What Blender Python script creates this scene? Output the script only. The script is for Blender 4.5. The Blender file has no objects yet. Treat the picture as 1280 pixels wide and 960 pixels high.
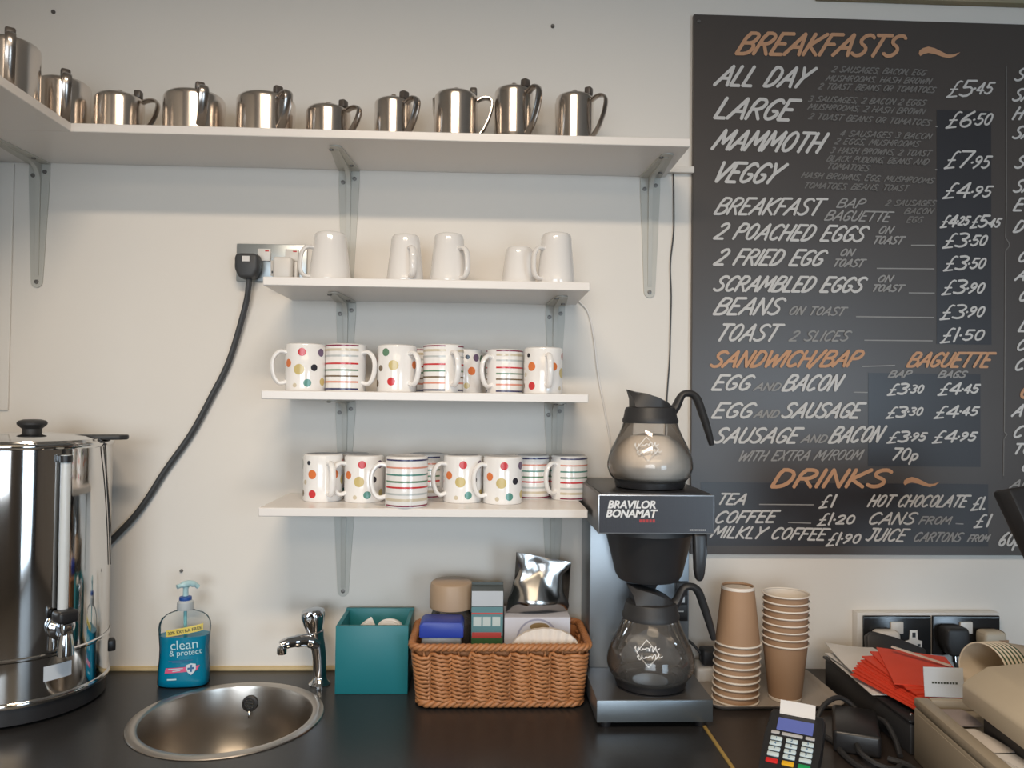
import bpy, bmesh, math, random
from mathutils import Vector, Matrix

# ------------------------------------------------------------------ camera, world, lights, exposure
scene = bpy.context.scene
COL = scene.collection
CAM_POS = Vector((0.0, -1.6461, 1.4702))
YAW, PITCH, ROLL, FPX = 0.039406, 0.020952, 0.011381, 963.74


def make_camera():
    F = Vector((math.sin(YAW) * math.cos(PITCH), math.cos(YAW) * math.cos(PITCH), math.sin(PITCH)))
    R = F.cross(Vector((0, 0, 1))).normalized()
    U = R.cross(F)
    c, s = math.cos(ROLL), math.sin(ROLL)
    R2 = R * c + U * s
    U2 = U * c - R * s
    m = Matrix((R2, U2, -F)).transposed().to_4x4()
    m.translation = CAM_POS
    cam = bpy.data.cameras.new('camera')
    cam.sensor_fit = 'HORIZONTAL'
    cam.sensor_width = 36.0
    cam.lens = FPX / 1280 * 36.0
    cam.clip_start = 0.02
    o = bpy.data.objects.new('camera', cam)
    o.matrix_world = m
    COL.objects.link(o)
    scene.camera = o


make_camera()

world = bpy.data.worlds.new('world')
scene.world = world
world.use_nodes = True
world.node_tree.nodes['Background'].inputs[0].default_value = (0.75, 0.85, 1.0, 1)
world.node_tree.nodes['Background'].inputs[1].default_value = 0.6

scene.view_settings.view_transform = 'Standard'
scene.view_settings.look = 'None'
scene.view_settings.gamma = 1.0
scene.view_settings.use_curve_mapping = False
scene.view_settings.exposure = 0.0
scene.cycles.use_denoising = True
scene.cycles.max_bounces = 8
scene.cycles.transparent_max_bounces = 12
scene.cycles.caustics_reflective = False
scene.cycles.caustics_refractive = False
scene.cycles.sample_clamp_indirect = 4.0


def area_light(name, loc, target, sx, sy, watts, col, spread=180):
    l = bpy.data.lights.new(name, 'AREA')
    l.shape = 'RECTANGLE'
    l.size, l.size_y = sx, sy
    l.energy = watts
    l.color = col
    l.spread = math.radians(spread)
    o = bpy.data.objects.new(name, l)
    COL.objects.link(o)
    o.location = loc
    o.rotation_euler = (Vector(target) - Vector(loc)).to_track_quat('-Z', 'Y').to_euler()
    return o


# the warm ceiling panel over the serving side, and the daylight in the two openings of the far wall
area_light('ceiling_panel_or_fill_light', (-0.12, -1.42, 2.565), (-0.12, -1.42, 0), 0.75, 0.16, 24.5, (1.0, 0.82, 0.63), 168)
area_light('ceiling_panel_or_fill_light', (0.1, -3.5, 2.565), (0.1, -3.5, 0), 2.4, 1.2, 34, (1.0, 0.79, 0.54))  # unseen fill light, added to warm the upper wall and shelf shadow
area_light('daylight_window', (-0.7, -4.93, 1.5), (-0.2, 0, 0.40), 2.3, 1.5, 13.5, (0.82, 0.92, 1.0), 66)
area_light('daylight_door', (2.5, -4.93, 1.1), (1.5, 0, 0.45), 1.5, 2.0, 20, (0.66, 0.84, 1.0), 80)

# ------------------------------------------------------------------ materials


def mat(name, col, rough=0.5, metal=0.0, spec=0.5, noise=0.0, nscale=20.0, bump=0.0, bscale=60.0,
        emit=None, aniso=0.0, coat=0.0, trans=0.0, col2=None):
    m = bpy.data.materials.new(name)
    m.use_nodes = True
    nt = m.node_tree
    p = nt.nodes['Principled BSDF']
    p.inputs['Base Color'].default_value = (*col, 1)
    p.inputs['Roughness'].default_value = rough
    p.inputs['Metallic'].default_value = metal
    p.inputs['Specular IOR Level'].default_value = spec
    p.inputs['Anisotropic'].default_value = aniso
    p.inputs['Coat Weight'].default_value = coat
    p.inputs['Transmission Weight'].default_value = trans
    if emit:
        p.inputs['Emission Color'].default_value = (*col, 1)
        p.inputs['Emission Strength'].default_value = emit
    if noise or bump:
        tc = nt.nodes.new('ShaderNodeTexCoord')
    if noise:
        n = nt.nodes.new('ShaderNodeTexNoise')
        n.inputs['Scale'].default_value = nscale
        n.inputs['Detail'].default_value = 5
        nt.links.new(tc.outputs['Object'], n.inputs['Vector'])
        r = nt.nodes.new('ShaderNodeMix')
        r.data_type = 'RGBA'
        c2 = col2 if col2 else tuple(max(0, c * (1 - noise)) for c in col)
        r.inputs['A'].default_value = (*col, 1)
        r.inputs['B'].default_value = (*c2, 1)
        nt.links.new(n.outputs['Fac'], r.inputs['Factor'])
        nt.links.new(r.outputs['Result'], p.inputs['Base Color'])
    if bump:
        n2 = nt.nodes.new('ShaderNodeTexNoise')
        n2.inputs['Scale'].default_value = bscale
        n2.inputs['Detail'].default_value = 4
        nt.links.new(tc.outputs['Object'], n2.inputs['Vector'])
        b = nt.nodes.new('ShaderNodeBump')
        b.inputs['Strength'].default_value = bump
        b.inputs['Distance'].default_value = 0.002
        nt.links.new(n2.outputs['Fac'], b.inputs['Height'])
        nt.links.new(b.outputs['Normal'], p.inputs['Normal'])
    return m


def glass_mat(name, tint, gloss=0.05, ior=1.5, pale_mix=0.0):
    """thin-walled glass: see-through with a fresnel reflection"""
    m = bpy.data.materials.new(name)
    m.use_nodes = True
    nt = m.node_tree
    nt.nodes.clear()
    out = nt.nodes.new('ShaderNodeOutputMaterial')
    tr = nt.nodes.new('ShaderNodeBsdfTransparent')
    tr.inputs[0].default_value = (*tint, 1)
    gl = nt.nodes.new('ShaderNodeBsdfGlossy')
    gl.inputs['Roughness'].default_value = gloss
    lw = nt.nodes.new('ShaderNodeFresnel')
    lw.inputs['IOR'].default_value = ior
    mx = nt.nodes.new('ShaderNodeMixShader')
    nt.links.new(lw.outputs[0], mx.inputs[0])
    if pale_mix:                                   # a little pale diffuse mixed into the clear glass
        df = nt.nodes.new('ShaderNodeBsdfDiffuse')
        df.inputs[0].default_value = (0.62, 0.57, 0.52, 1)
        m2 = nt.nodes.new('ShaderNodeMixShader')
        m2.inputs[0].default_value = pale_mix
        nt.links.new(tr.outputs[0], m2.inputs[1])
        nt.links.new(df.outputs[0], m2.inputs[2])
        tr = m2
    nt.links.new(tr.outputs[0], mx.inputs[1])
    nt.links.new(gl.outputs[0], mx.inputs[2])
    nt.links.new(mx.outputs[0], out.inputs[0])
    return m


WALL = mat('wall_paint', (0.80, 0.76, 0.705), 0.75, spec=0.2, noise=0.06, nscale=2.5, bump=0.12, bscale=45)
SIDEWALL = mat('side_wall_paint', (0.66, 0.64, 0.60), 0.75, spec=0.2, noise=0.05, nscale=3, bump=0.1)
ROOM = mat('room_paint', (0.50, 0.45, 0.40), 0.8, noise=0.25, nscale=1.5)
DARKROOM = mat('room_panelling', (0.13, 0.115, 0.105), 0.55, noise=0.4, nscale=3)
FLOORM = mat('vinyl_floor', (0.14, 0.13, 0.12), 0.5, noise=0.3, nscale=6)
CEILM = mat('ceiling_paint', (0.70, 0.68, 0.64), 0.85, noise=0.05, nscale=4)
SHELF = mat('white_melamine', (0.79, 0.755, 0.725), 0.28, noise=0.03, nscale=8)
BRACKET = mat('grey_painted_steel', (0.53, 0.52, 0.475), 0.42, noise=0.06, nscale=30)
SCREW = mat('screw_steel', (0.17, 0.16, 0.15), 0.45, metal=0.6)
STEEL = mat('polished_steel', (0.74, 0.68, 0.63), 0.20, metal=1.0, noise=0.08, nscale=14)
STEELDARK = mat('steel_handle', (0.50, 0.46, 0.43), 0.22, metal=1.0)
KNOB = mat('dark_knob', (0.085, 0.07, 0.06), 0.35)
URNSTEEL = mat('urn_steel', (0.66, 0.65, 0.64), 0.07, metal=1.0)
CHROME = mat('chrome', (0.62, 0.63, 0.65), 0.07, metal=1.0)
SINKSTEEL = mat('brushed_sink_steel', (0.52, 0.48, 0.44), 0.30, metal=1.0, noise=0.12, nscale=30)
CERAMIC = mat('white_glaze', (0.76, 0.74, 0.72), 0.10, coat=0.3)
CERAMICB = mat('white_mug_glaze', (0.84, 0.83, 0.82), 0.12, coat=0.3)
UNGLAZED = mat('unglazed_foot', (0.50, 0.50, 0.51), 0.6)
C_RED = mat('print_red', (0.58, 0.045, 0.05), 0.2)
C_ORANGE = mat('print_orange', (0.72, 0.20, 0.06), 0.2)
C_GOLD = mat('print_gold', (0.58, 0.47, 0.20), 0.2)
C_BEIGE = mat('print_beige', (0.62, 0.55, 0.42), 0.2)
C_TEAL = mat('print_teal', (0.10, 0.27, 0.23), 0.2)
C_GREEN = mat('print_green', (0.13, 0.25, 0.16), 0.2)
C_BLACK = mat('print_black', (0.035, 0.035, 0.045), 0.2)
C_PURPLE = mat('print_purple', (0.15, 0.10, 0.18), 0.2)
C_MAROON = mat('print_maroon', (0.23, 0.03, 0.07), 0.2)
C_NAVY = mat('print_navy', (0.05, 0.05, 0.13), 0.2)
C_GREY = mat('print_grey', (0.52, 0.55, 0.55), 0.2)
C_SALMON = mat('print_salmon', (0.70, 0.30, 0.22), 0.2)
C_BROWN = mat('print_brown', (0.17, 0.12, 0.07), 0.2)
WORKTOP = mat('black_laminate', (0.018, 0.019, 0.021), 0.30, noise=0.4, nscale=90, col2=(0.029, 0.029, 0.031))
WORKTOPB = mat('brown_laminate', (0.042, 0.033, 0.029), 0.33, noise=0.4, nscale=60)
LIPPING = mat('yellow_lipping', (0.48, 0.33, 0.10), 0.5, noise=0.3, nscale=40)
SEALANT = mat('yellowed_sealant', (0.62, 0.48, 0.26), 0.6, noise=0.3, nscale=18)
CABINET = mat('cabinet_board', (0.55, 0.53, 0.50), 0.5)
BOARD = mat('chalkboard_paint', (0.074, 0.062, 0.056), 0.36, noise=0.15, nscale=5)
PATCH = mat('repainted_patch', (0.034, 0.032, 0.036), 0.36, noise=0.15, nscale=9)
CHALK = mat('chalk_white', (0.60, 0.585, 0.57), 0.8)
CHALKDIM = mat('chalk_rubbed', (0.21, 0.20, 0.19), 0.8, noise=0.35, nscale=60)
CHALKMID = mat('chalk_soft', (0.36, 0.35, 0.34), 0.8, noise=0.25, nscale=60)
CHALKORANGE = mat('chalk_orange', (0.60, 0.33, 0.19), 0.8, noise=0.15, nscale=30)
BLACKPL = mat('black_plastic', (0.018, 0.018, 0.02), 0.35)
BLACKSAT = mat('black_satin_plastic', (0.03, 0.03, 0.032), 0.5, noise=0.2, nscale=40)
CABLE = mat('cable_rubber', (0.045, 0.047, 0.05), 0.5)
WHITEPL = mat('white_plastic', (0.72, 0.69, 0.65), 0.35)
CREAMPL = mat('cream_plastic', (0.58, 0.51, 0.40), 0.45, noise=0.08, nscale=25)
CREAMDK = mat('beige_plastic', (0.36, 0.31, 0.24), 0.5, noise=0.1, nscale=20)
SOCKSTEEL = mat('brushed_socket_steel', (0.42, 0.46, 0.48), 0.35, metal=0.85)
SOCKBLACK = mat('black_nickel_plate', (0.045, 0.047, 0.05), 0.22, metal=0.6)
MACHSTEEL = mat('machine_steel', (0.27, 0.30, 0.33), 0.36, metal=0.75, noise=0.05, nscale=40)
MACHBASE = mat('machine_base_steel', (0.20, 0.235, 0.265), 0.36, metal=0.75, noise=0.05, nscale=40)
MACHTRIM = mat('machine_trim', (0.44, 0.45, 0.47), 0.33, metal=0.9)
MACHDARK = mat('machine_grey_steel', (0.17, 0.165, 0.165), 0.38, metal=0.7)
MACHPANEL = mat('machine_panel', (0.030, 0.029, 0.036), 0.33)
PANELTEXT = mat('panel_print', (0.70, 0.70, 0.70), 0.5)
PANELRED = mat('panel_red_print', (0.40, 0.03, 0.03), 0.5)
GLASS = glass_mat('carafe_glass', (0.93, 0.915, 0.90), pale_mix=0.10)
CLEAR = glass_mat('clear_plastic', (0.96, 0.97, 0.97), 0.15, 1.12)
GAUGE = mat('gauge_tube', (0.62, 0.66, 0.68), 0.15)
POTREFLECT = mat('pale_wall_reflection', (0.88, 0.80, 0.71), 0.35, noise=0.08, nscale=15)  # pale wall reflected in the pot, put into a colour
TEAL = mat('teal_paint', (0.012, 0.175, 0.205), 0.42, noise=0.12, nscale=12)
PAPER = mat('white_paper', (0.76, 0.74, 0.72), 0.8, noise=0.08, nscale=30)
WICKER = mat('wicker_cane', (0.52, 0.235, 0.095), 0.5, noise=0.5, nscale=35, col2=(0.27, 0.10, 0.035))
TANLID = mat('tan_lid', (0.42, 0.30, 0.20), 0.45, noise=0.1, nscale=20)
COFFEE = mat('instant_coffee', (0.10, 0.06, 0.035), 0.6, noise=0.5, nscale=120)
BLUELID = mat('blue_lid', (0.022, 0.05, 0.34), 0.4)
GREYTUB = mat('grey_tub', (0.20, 0.20, 0.20), 0.35, noise=0.2, nscale=20)
FOIL = mat('silver_foil', (0.50, 0.485, 0.47), 0.20, metal=1.0)
BOXWHITE = mat('lilac_white_card', (0.56, 0.56, 0.62), 0.6, noise=0.1, nscale=40)
BOXRING = mat('box_ring_print', (0.33, 0.33, 0.42), 0.6)
BOXTAN = mat('box_tan_print', (0.27, 0.19, 0.09), 0.6)
CARTONDK = mat('carton_dark', (0.06, 0.075, 0.075), 0.35)
CARTONSILVER = mat('carton_silver', (0.58, 0.60, 0.62), 0.3, metal=0.4)
CARTONGREEN = mat('carton_green', (0.06, 0.17, 0.07), 0.4, noise=0.3, nscale=50)
CARTONTEAL = mat('carton_teal', (0.10, 0.22, 0.24), 0.4)
CARTONRED = mat('carton_red', (0.50, 0.07, 0.06), 0.4)
CARTONPALE = mat('carton_pale', (0.50, 0.56, 0.54), 0.4)
FILTER = mat('filter_paper', (0.78, 0.70, 0.62), 0.85, noise=0.06, nscale=20)
KRAFT = mat('kraft_card', (0.40, 0.245, 0.145), 0.65, noise=0.12, nscale=18)
CUPWHITE = mat('cup_white_rim', (0.80, 0.73, 0.65), 0.6)
TRAYM = mat('beige_tray', (0.33, 0.285, 0.245), 0.40, noise=0.06, nscale=30)
SOAP = mat('blue_soap', (0.0, 0.215, 0.36), 0.25)
SOAPDIP = mat('pump_tube', (0.20, 0.48, 0.52), 0.4)
PUMP = mat('pump_blue_plastic', (0.42, 0.63, 0.67), 0.3)
PUMPRING = mat('pump_ring_blue', (0.02, 0.08, 0.32), 0.35)
PUMPGREY = mat('pump_collar', (0.46, 0.50, 0.52), 0.3)
LYELLOW = mat('label_yellow', (0.72, 0.58, 0.12), 0.5)
LDARK = mat('label_dark', (0.05, 0.06, 0.05), 0.5)
LCYAN = mat('label_pale_cyan', (0.45, 0.72, 0.78), 0.5)
LPINK = mat('label_pink', (0.66, 0.10, 0.22), 0.5)
LBLUE = mat('label_blue', (0.03, 0.14, 0.30), 0.5)
LSHIELD = mat('label_shield', (0.62, 0.70, 0.76), 0.5)
REDPAPER = mat('red_envelope_paper', (0.78, 0.075, 0.035), 0.6, noise=0.12, nscale=25)
CARDBLUE = mat('pale_blue_card', (0.55, 0.60, 0.66), 0.6)
CUPCREAM = mat('cream_cup_paper', (0.66, 0.58, 0.47), 0.6)
CUPGREEN = mat('cup_green_print', (0.05, 0.10, 0.05), 0.6)
SCREENBLUE = mat('reader_screen', (0.10, 0.13, 0.38), 0.25, emit=0.25)
KEYWHITE = mat('reader_key', (0.55, 0.66, 0.70), 0.35)
KEYGREY = mat('reader_soft_key', (0.45, 0.45, 0.46), 0.4)
KEYRED = mat('reader_red_key', (0.62, 0.02, 0.02), 0.4)
KEYYEL = mat('reader_yellow_key', (0.75, 0.42, 0.02), 0.4)
KEYGRN = mat('reader_green_key', (0.01, 0.30, 0.09), 0.4)
RECEIPT = mat('receipt_paper', (0.72, 0.66, 0.60), 0.8, noise=0.1, nscale=60)
MAUVE = mat('mauve_paper', (0.30, 0.25, 0.24), 0.7)
POSTER = mat('faded_poster', (0.40, 0.30, 0.18), 0.6, noise=1.0, nscale=9, col2=(0.22, 0.24, 0.15))

# ------------------------------------------------------------------ mesh helpers


def T(x=0, y=0, z=0):
    return Matrix.Translation((x, y, z))


def RX(d):
    return Matrix.Rotation(math.radians(d), 4, 'X')


def RY(d):
    return Matrix.Rotation(math.radians(d), 4, 'Y')


def RZ(d):
    return Matrix.Rotation(math.radians(d), 4, 'Z')


class B:
    """collects shapes and links them as ONE mesh object"""

    def __init__(self):
        self.bm = bmesh.new()

    def _xf(self, vs, M):
        if M is not None:
            for v in vs:
                v.co = M @ v.co

    def face(self, vs, mi=0):
        try:
            f = self.bm.faces.new(vs)
            f.material_index = mi
            return f
        except ValueError:
            return None

    def box(self, x0, x1, y0, y1, z0, z1, bev=0.0, seg=2, mi=0, M=None):
        bm = self.bm
        c = [(x0, y0, z0), (x1, y0, z0), (x1, y1, z0), (x0, y1, z0), (x0, y0, z1), (x1, y0, z1), (x1, y1, z1), (x0, y1, z1)]
        vs = [bm.verts.new(p) for p in c]
        self._xf(vs, M)
        fs = [self.face([vs[i] for i in q], mi) for q in
              ((0, 3, 2, 1), (4, 5, 6, 7), (0, 1, 5, 4), (1, 2, 6, 5), (2, 3, 7, 6), (3, 0, 4, 7))]
        if bev:
            es = list({e for f in fs for e in f.edges})
            bmesh.ops.bevel(bm, geom=es, offset=bev, segments=seg, profile=0.5, affect='EDGES', clamp_overlap=True)
        return self

    def lathe(self, prof, seg=32, mi=0, M=None, cap0=True, cap1=True, a0=0.0, sx=1.0, sy=1.0):
        bm = self.bm
        rings = []
        for r, z in prof:
            if r < 1e-6:
                v = bm.verts.new((0, 0, z))
                rings.append([v])
            else:
                rings.append([bm.verts.new((sx * r * math.cos(a0 + 2 * math.pi * k / seg), sy * r * math.sin(a0 + 2 * math.pi * k / seg), z)) for k in range(seg)])
        for i in range(len(rings) - 1):
            a, b = rings[i], rings[i + 1]
            m = mi[i] if isinstance(mi, (list, tuple)) else mi
            for k in range(seg):
                j = (k + 1) % seg
                if len(a) == 1 and len(b) == 1:
                    continue
                if len(a) == 1:
                    self.face([a[0], b[j], b[k]], m)
                elif len(b) == 1:
                    self.face([a[k], a[j], b[0]], m)
                else:
                    self.face([a[k], a[j], b[j], b[k]], m)
        m0 = mi[0] if isinstance(mi, (list, tuple)) else mi
        m1 = mi[-1] if isinstance(mi, (list, tuple)) else mi
        if cap0 and len(rings[0]) > 1:
            self.face(list(reversed(rings[0])), m0)
        if cap1 and len(rings[-1]) > 1:
            self.face(rings[-1], m1)
        self._xf([v for r in rings for v in r], M)
        return self

    def tube(self, pts, r, seg=8, mi=0, closed=False, flat=1.0, up=None, caps=True, M=None):
        """sweep a circle (flattened by `flat` along the binormal) along points"""
        bm = self.bm
        pts = [Vector(p) for p in pts]
        n = len(pts)
        tang = []
        for i in range(n):
            if closed:
                t = pts[(i + 1) % n] - pts[i - 1]
            else:
                t = pts[min(i + 1, n - 1)] - pts[max(i - 1, 0)]
            tang.append(t.normalized())
        u = Vector(up) if up else Vector((0, 0, 1))
        if abs(tang[0].dot(u)) > 0.95:
            u = Vector((1, 0, 0)) if abs(tang[0].x) < 0.9 else Vector((0, 1, 0))
        nrm = (u - tang[0] * u.dot(tang[0])).normalized()
        rings = []
        for i in range(n):
            nrm = (nrm - tang[i] * nrm.dot(tang[i])).normalized()
            bi = tang[i].cross(nrm)
            rr = r[i] if isinstance(r, (list, tuple)) else r
            rings.append([bm.verts.new(pts[i] + nrm * (rr * math.cos(2 * math.pi * k / seg)) + bi * (rr * flat * math.sin(2 * math.pi * k / seg))) for k in range(seg)])
        cnt = n if closed else n - 1
        for i in range(cnt):
            a, b = rings[i], rings[(i + 1) % n]
            for k in range(seg):
                j = (k + 1) % seg
                self.face([a[k], a[j], b[j], b[k]], mi)
        if caps and not closed:
            self.face(list(reversed(rings[0])), mi)
            self.face(rings[-1], mi)
        self._xf([v for q in rings for v in q], M)
        return self

    def prism(self, poly, d0, d1, M=None, mi=0, bev=0.0, seg=2):
        """polygon (x, y) extruded between local z = d0 and d1"""
        bm = self.bm
        lo = [bm.verts.new((x, y, d0)) for x, y in poly]
        hi = [bm.verts.new((x, y, d1)) for x, y in poly]
        self._xf(lo + hi, M)
        n = len(poly)
        fs = [self.face(list(reversed(lo)), mi), self.face(hi, mi)]
        for k in range(n):
            j = (k + 1) % n
            fs.append(self.face([lo[k], lo[j], hi[j], hi[k]], mi))
        if bev:
            es = list({e for f in fs if f for e in f.edges})
            bmesh.ops.bevel(bm, geom=es, offset=bev, segments=seg, profile=0.5, affect='EDGES')
        return self

    def grid(self, fn, nu, nv, mi=0, wrap=False, M=None):
        bm = self.bm
        vs = [[bm.verts.new(fn(i / nu, j / nv)) for j in range(nv + 1)] for i in range(nu if wrap else nu + 1)]
        for i in range(nu):
            a, b = vs[i], vs[(i + 1) % len(vs)]
            for j in range(nv):
                m = mi(i / nu, j / nv) if callable(mi) else mi
                self.face([a[j], b[j], b[j + 1], a[j + 1]], m)
        self._xf([v for r in vs for v in r], M)
        return vs

    def build(self, name, mats, parent=None, loc=None, smooth=35, recalc=True):
        bm = self.bm
        if recalc:
            bmesh.ops.recalc_face_normals(bm, faces=bm.faces[:])
        me = bpy.data.meshes.new(name)
        bm.to_mesh(me)
        bm.free()
        for m in (mats if isinstance(mats, (list, tuple)) else [mats]):
            me.materials.append(m)
        if smooth:
            me.polygons.foreach_set('use_smooth', [True] * len(me.polygons))
            me.set_sharp_from_angle(angle=math.radians(smooth))
        o = bpy.data.objects.new(name, me)
        COL.objects.link(o)
        if parent:
            o.parent = parent
        if loc:
            o.location = loc
        return o


def tag(o, label=None, cat=None, group=None, kind=None):
    if label:
        o['label'] = label
    if cat:
        o['category'] = cat
    if group:
        o['group'] = group
    if kind:
        o['kind'] = kind
    return o


def thing(name, label, cat, loc=(0, 0, 0), rz=0, group=None):
    o = bpy.data.objects.new(name, None)
    o.empty_display_size = 0.02
    COL.objects.link(o)
    o.location = loc
    o.rotation_euler = (0, 0, math.radians(rz))
    return tag(o, label, cat, group)


def copy_tree(src, label, loc, rz=None, parent=None, scale=None):
    c = src.copy()
    COL.objects.link(c)
    if parent:
        c.parent = parent
    else:
        c.location = loc
        if rz is not None:
            c.rotation_euler = (0, 0, math.radians(rz))
        if scale:
            c.scale = scale
        c['label'] = label
    for ch in list(src.children):
        copy_tree(ch, None, None, parent=c)
    return c


def smooth_path(pts, n=6):
    pts = [Vector(p) for p in pts]
    out = []
    for i in range(len(pts) - 1):
        p0, p1, p2, p3 = pts[max(i - 1, 0)], pts[i], pts[i + 1], pts[min(i + 2, len(pts) - 1)]
        for k in range(n):
            t = k / n
            out.append(0.5 * ((2 * p1) + (p2 - p0) * t + (2 * p0 - 5 * p1 + 4 * p2 - p3) * t * t + (3 * p1 - p0 - 3 * p2 + p3) * t ** 3))
    out.append(pts[-1])
    return out


def font_mesh(text, size, M, name, m, parent, bold=0.0, shear=0.0, spacing=1.0, warp=None, align='LEFT'):
    """printed lettering in the plain built-in face, as a flat mesh"""
    cu = bpy.data.curves.new('lettering_curve', 'FONT')
    cu.body = text
    cu.size = size
    cu.shear = shear
    cu.offset = bold
    cu.space_character = spacing
    cu.align_x = align
    cu.resolution_u = 3
    tmp = bpy.data.objects.new('lettering_tmp', cu)
    COL.objects.link(tmp)
    bpy.context.view_layer.update()
    me = bpy.data.meshes.new_from_object(tmp.evaluated_get(bpy.context.evaluated_depsgraph_get()))
    bpy.data.objects.remove(tmp)
    bpy.data.curves.remove(cu)
    for v in me.vertices:
        p = M @ v.co
        v.co = warp(p) if warp else p
    me.name = name
    me.materials.clear()
    me.materials.append(m)
    o = bpy.data.objects.new(name, me)
    COL.objects.link(o)
    o.parent = parent
    return o


# brush-lettered capitals: strokes in a unit box
GL = {
    'A': (.62, 0, [[(0, 0), (.38, 1), (.62, 0)], [(.12, .36), (.54, .36)]]),
    'B': (.58, 1, [[(.05, 0), (.05, 1), (.42, 1), (.55, .86), (.5, .62), (.38, .53), (.1, .53)], [(.38, .53), (.58, .4), (.58, .15), (.42, 0), (.05, 0)]]),
    'C': (.55, 1, [[(.55, .85), (.42, 1), (.2, .95), (.04, .65), (.04, .3), (.15, .04), (.35, 0), (.52, .15)]]),
    'D': (.58, 1, [[(.05, 0), (.05, 1), (.3, 1), (.52, .8), (.56, .45), (.45, .12), (.25, 0), (.05, 0)]]),
    'E': (.5, 0, [[(.52, 1), (.05, 1), (.05, 0), (.5, 0)], [(.05, .52), (.4, .52)]]),
    'F': (.48, 0, [[(.52, 1), (.05, 1), (.05, 0)], [(.05, .52), (.4, .52)]]),
    'G': (.56, 1, [[(.55, .85), (.42, 1), (.2, .95), (.04, .65), (.04, .3), (.15, .04), (.35, 0), (.54, .15), (.54, .42), (.32, .42)]]),
    'H': (.6, 0, [[(.05, 0), (.05, 1)], [(.55, 0), (.55, 1)], [(.05, .5), (.55, .5)]]),
    'I': (.12, 0, [[(.06, 0), (.06, 1)]]),
    'J': (.46, 0, [[(.1, 1), (.5, 1)], [(.36, 1), (.36, .2), (.24, 0), (.05, .08)]]),
    'K': (.56, 0, [[(.05, 0), (.05, 1)], [(.55, 1), (.08, .45), (.58, 0)]]),
    'L': (.46, 0, [[(.05, 1), (.05, 0), (.46, 0)]]),
    'M': (.74, 0, [[(.0, 0), (.12, 1), (.36, .3), (.66, 1), (.74, 0)]]),
    'N': (.6, 0, [[(.04, 0), (.06, 1), (.54, 0), (.56, 1)]]),
    'O': (.58, 1, [[(.3, 1), (.12, .9), (.03, .5), (.12, .1), (.3, 0), (.48, .1), (.57, .5), (.48, .9), (.3, 1)]]),
    'P': (.54, 1, [[(.05, 0), (.05, 1), (.4, 1), (.55, .82), (.5, .58), (.35, .48), (.06, .48)]]),
    'R': (.58, 1, [[(.05, 0), (.05, 1), (.4, 1), (.55, .82), (.5, .6), (.35, .48), (.06, .48)], [(.25, .48), (.58, 0)]]),
    'S': (.54, 1, [[(.54, .88), (.4, 1), (.18, .98), (.06, .8), (.14, .6), (.42, .45), (.52, .25), (.42, .04), (.2, 0), (.01, .12)]]),
    'T': (.54, 0, [[(-.02, 1), (.58, 1)], [(.28, 1), (.28, 0)]]),
    'U': (.58, 0, [[(.05, 1), (.05, .22), (.16, .02), (.4, .02), (.54, .22), (.54, 1)]]),
    'V': (.54, 0, [[(.02, 1), (.22, 0), (.6, 1)]]),
    'W': (.8, 0, [[(0, 1), (.16, 0), (.42, .75), (.56, 0), (.84, 1)]]),
    'X': (.56, 0, [[(.02, 0), (.56, 1)], [(.05, 1), (.52, 0)]]),
    'Y': (.54, 0, [[(.02, 1), (.24, .5)], [(.6, 1), (.24, .45), (.16, 0)]]),
    '0': (.54, 1, [[(.27, 1), (.1, .88), (.03, .5), (.1, .1), (.27, 0), (.44, .1), (.51, .5), (.44, .9), (.27, 1)]]),
    '1': (.18, 0, [[(.09, 1), (.09, 0)]]),
    '2': (.54, 1, [[(.04, .8), (.15, .98), (.38, 1), (.5, .8), (.42, .55), (.02, 0), (.02, 0), (.54, 0)]]),
    '3': (.54, 1, [[(.05, .95), (.3, 1), (.5, .85), (.42, .6), (.2, .53), (.48, .42), (.5, .15), (.3, 0), (.04, .08)]]),
    '4': (.56, 0, [[(.4, 0), (.4, 1), (.02, .3), (.56, .3)]]),
    '5': (.54, 0, [[(.52, 1), (.14, 1), (.08, .56), (.35, .6), (.5, .45), (.5, .2), (.36, .03), (.2, 0), (.03, .1)]]),
    '6': (.52, 1, [[(.45, 1), (.15, .65), (.04, .3), (.14, .04), (.36, 0), (.5, .2), (.42, .45), (.22, .48), (.06, .3)]]),
    '7': (.5, 0, [[(.02, 1), (.52, 1), (.2, 0)]]),
    '8': (.52, 1, [[(.27, .53), (.08, .7), (.1, .92), (.27, 1), (.44, .92), (.46, .7), (.27, .53), (.05, .3), (.08, .06), (.27, 0), (.46, .06), (.5, .3), (.27, .53)]]),
    '9': (.52, 1, [[(.07, 0), (.37, .35), (.48, .7), (.38, .96), (.16, 1), (.02, .8), (.1, .55), (.3, .52), (.46, .7)]]),
    '\u00a3': (.5, 1, [[(.5, .95), (.36, 1), (.24, .8), (.2, .2), (.02, 0), (.02, 0), (.5, .05)], [(.04, .48), (.4, .48)]]),
    '.': (.12, 0, [[(.04, 0), (.08, .03)]]),
    '\u00b7': (.14, 0, [[(.04, .45), (.1, .5)]]),
    ',': (.12, 0, [[(.08, .06), (.02, -.14)]]),
    '/': (.34, 0, [[(-.02, -.1), (.34, 1.05)]]),
    '(': (.3, 1, [[(.3, 1), (.1, .8), (.04, .5), (.08, .2), (.25, 0)]]),
    'p': (.46, 1, [[(.05, -.35), (.05, .5)], [(.05, .5), (.3, .55), (.42, .3), (.28, .0), (.06, .05)]]),
    ' ': (.34, 0, []),
}


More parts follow.
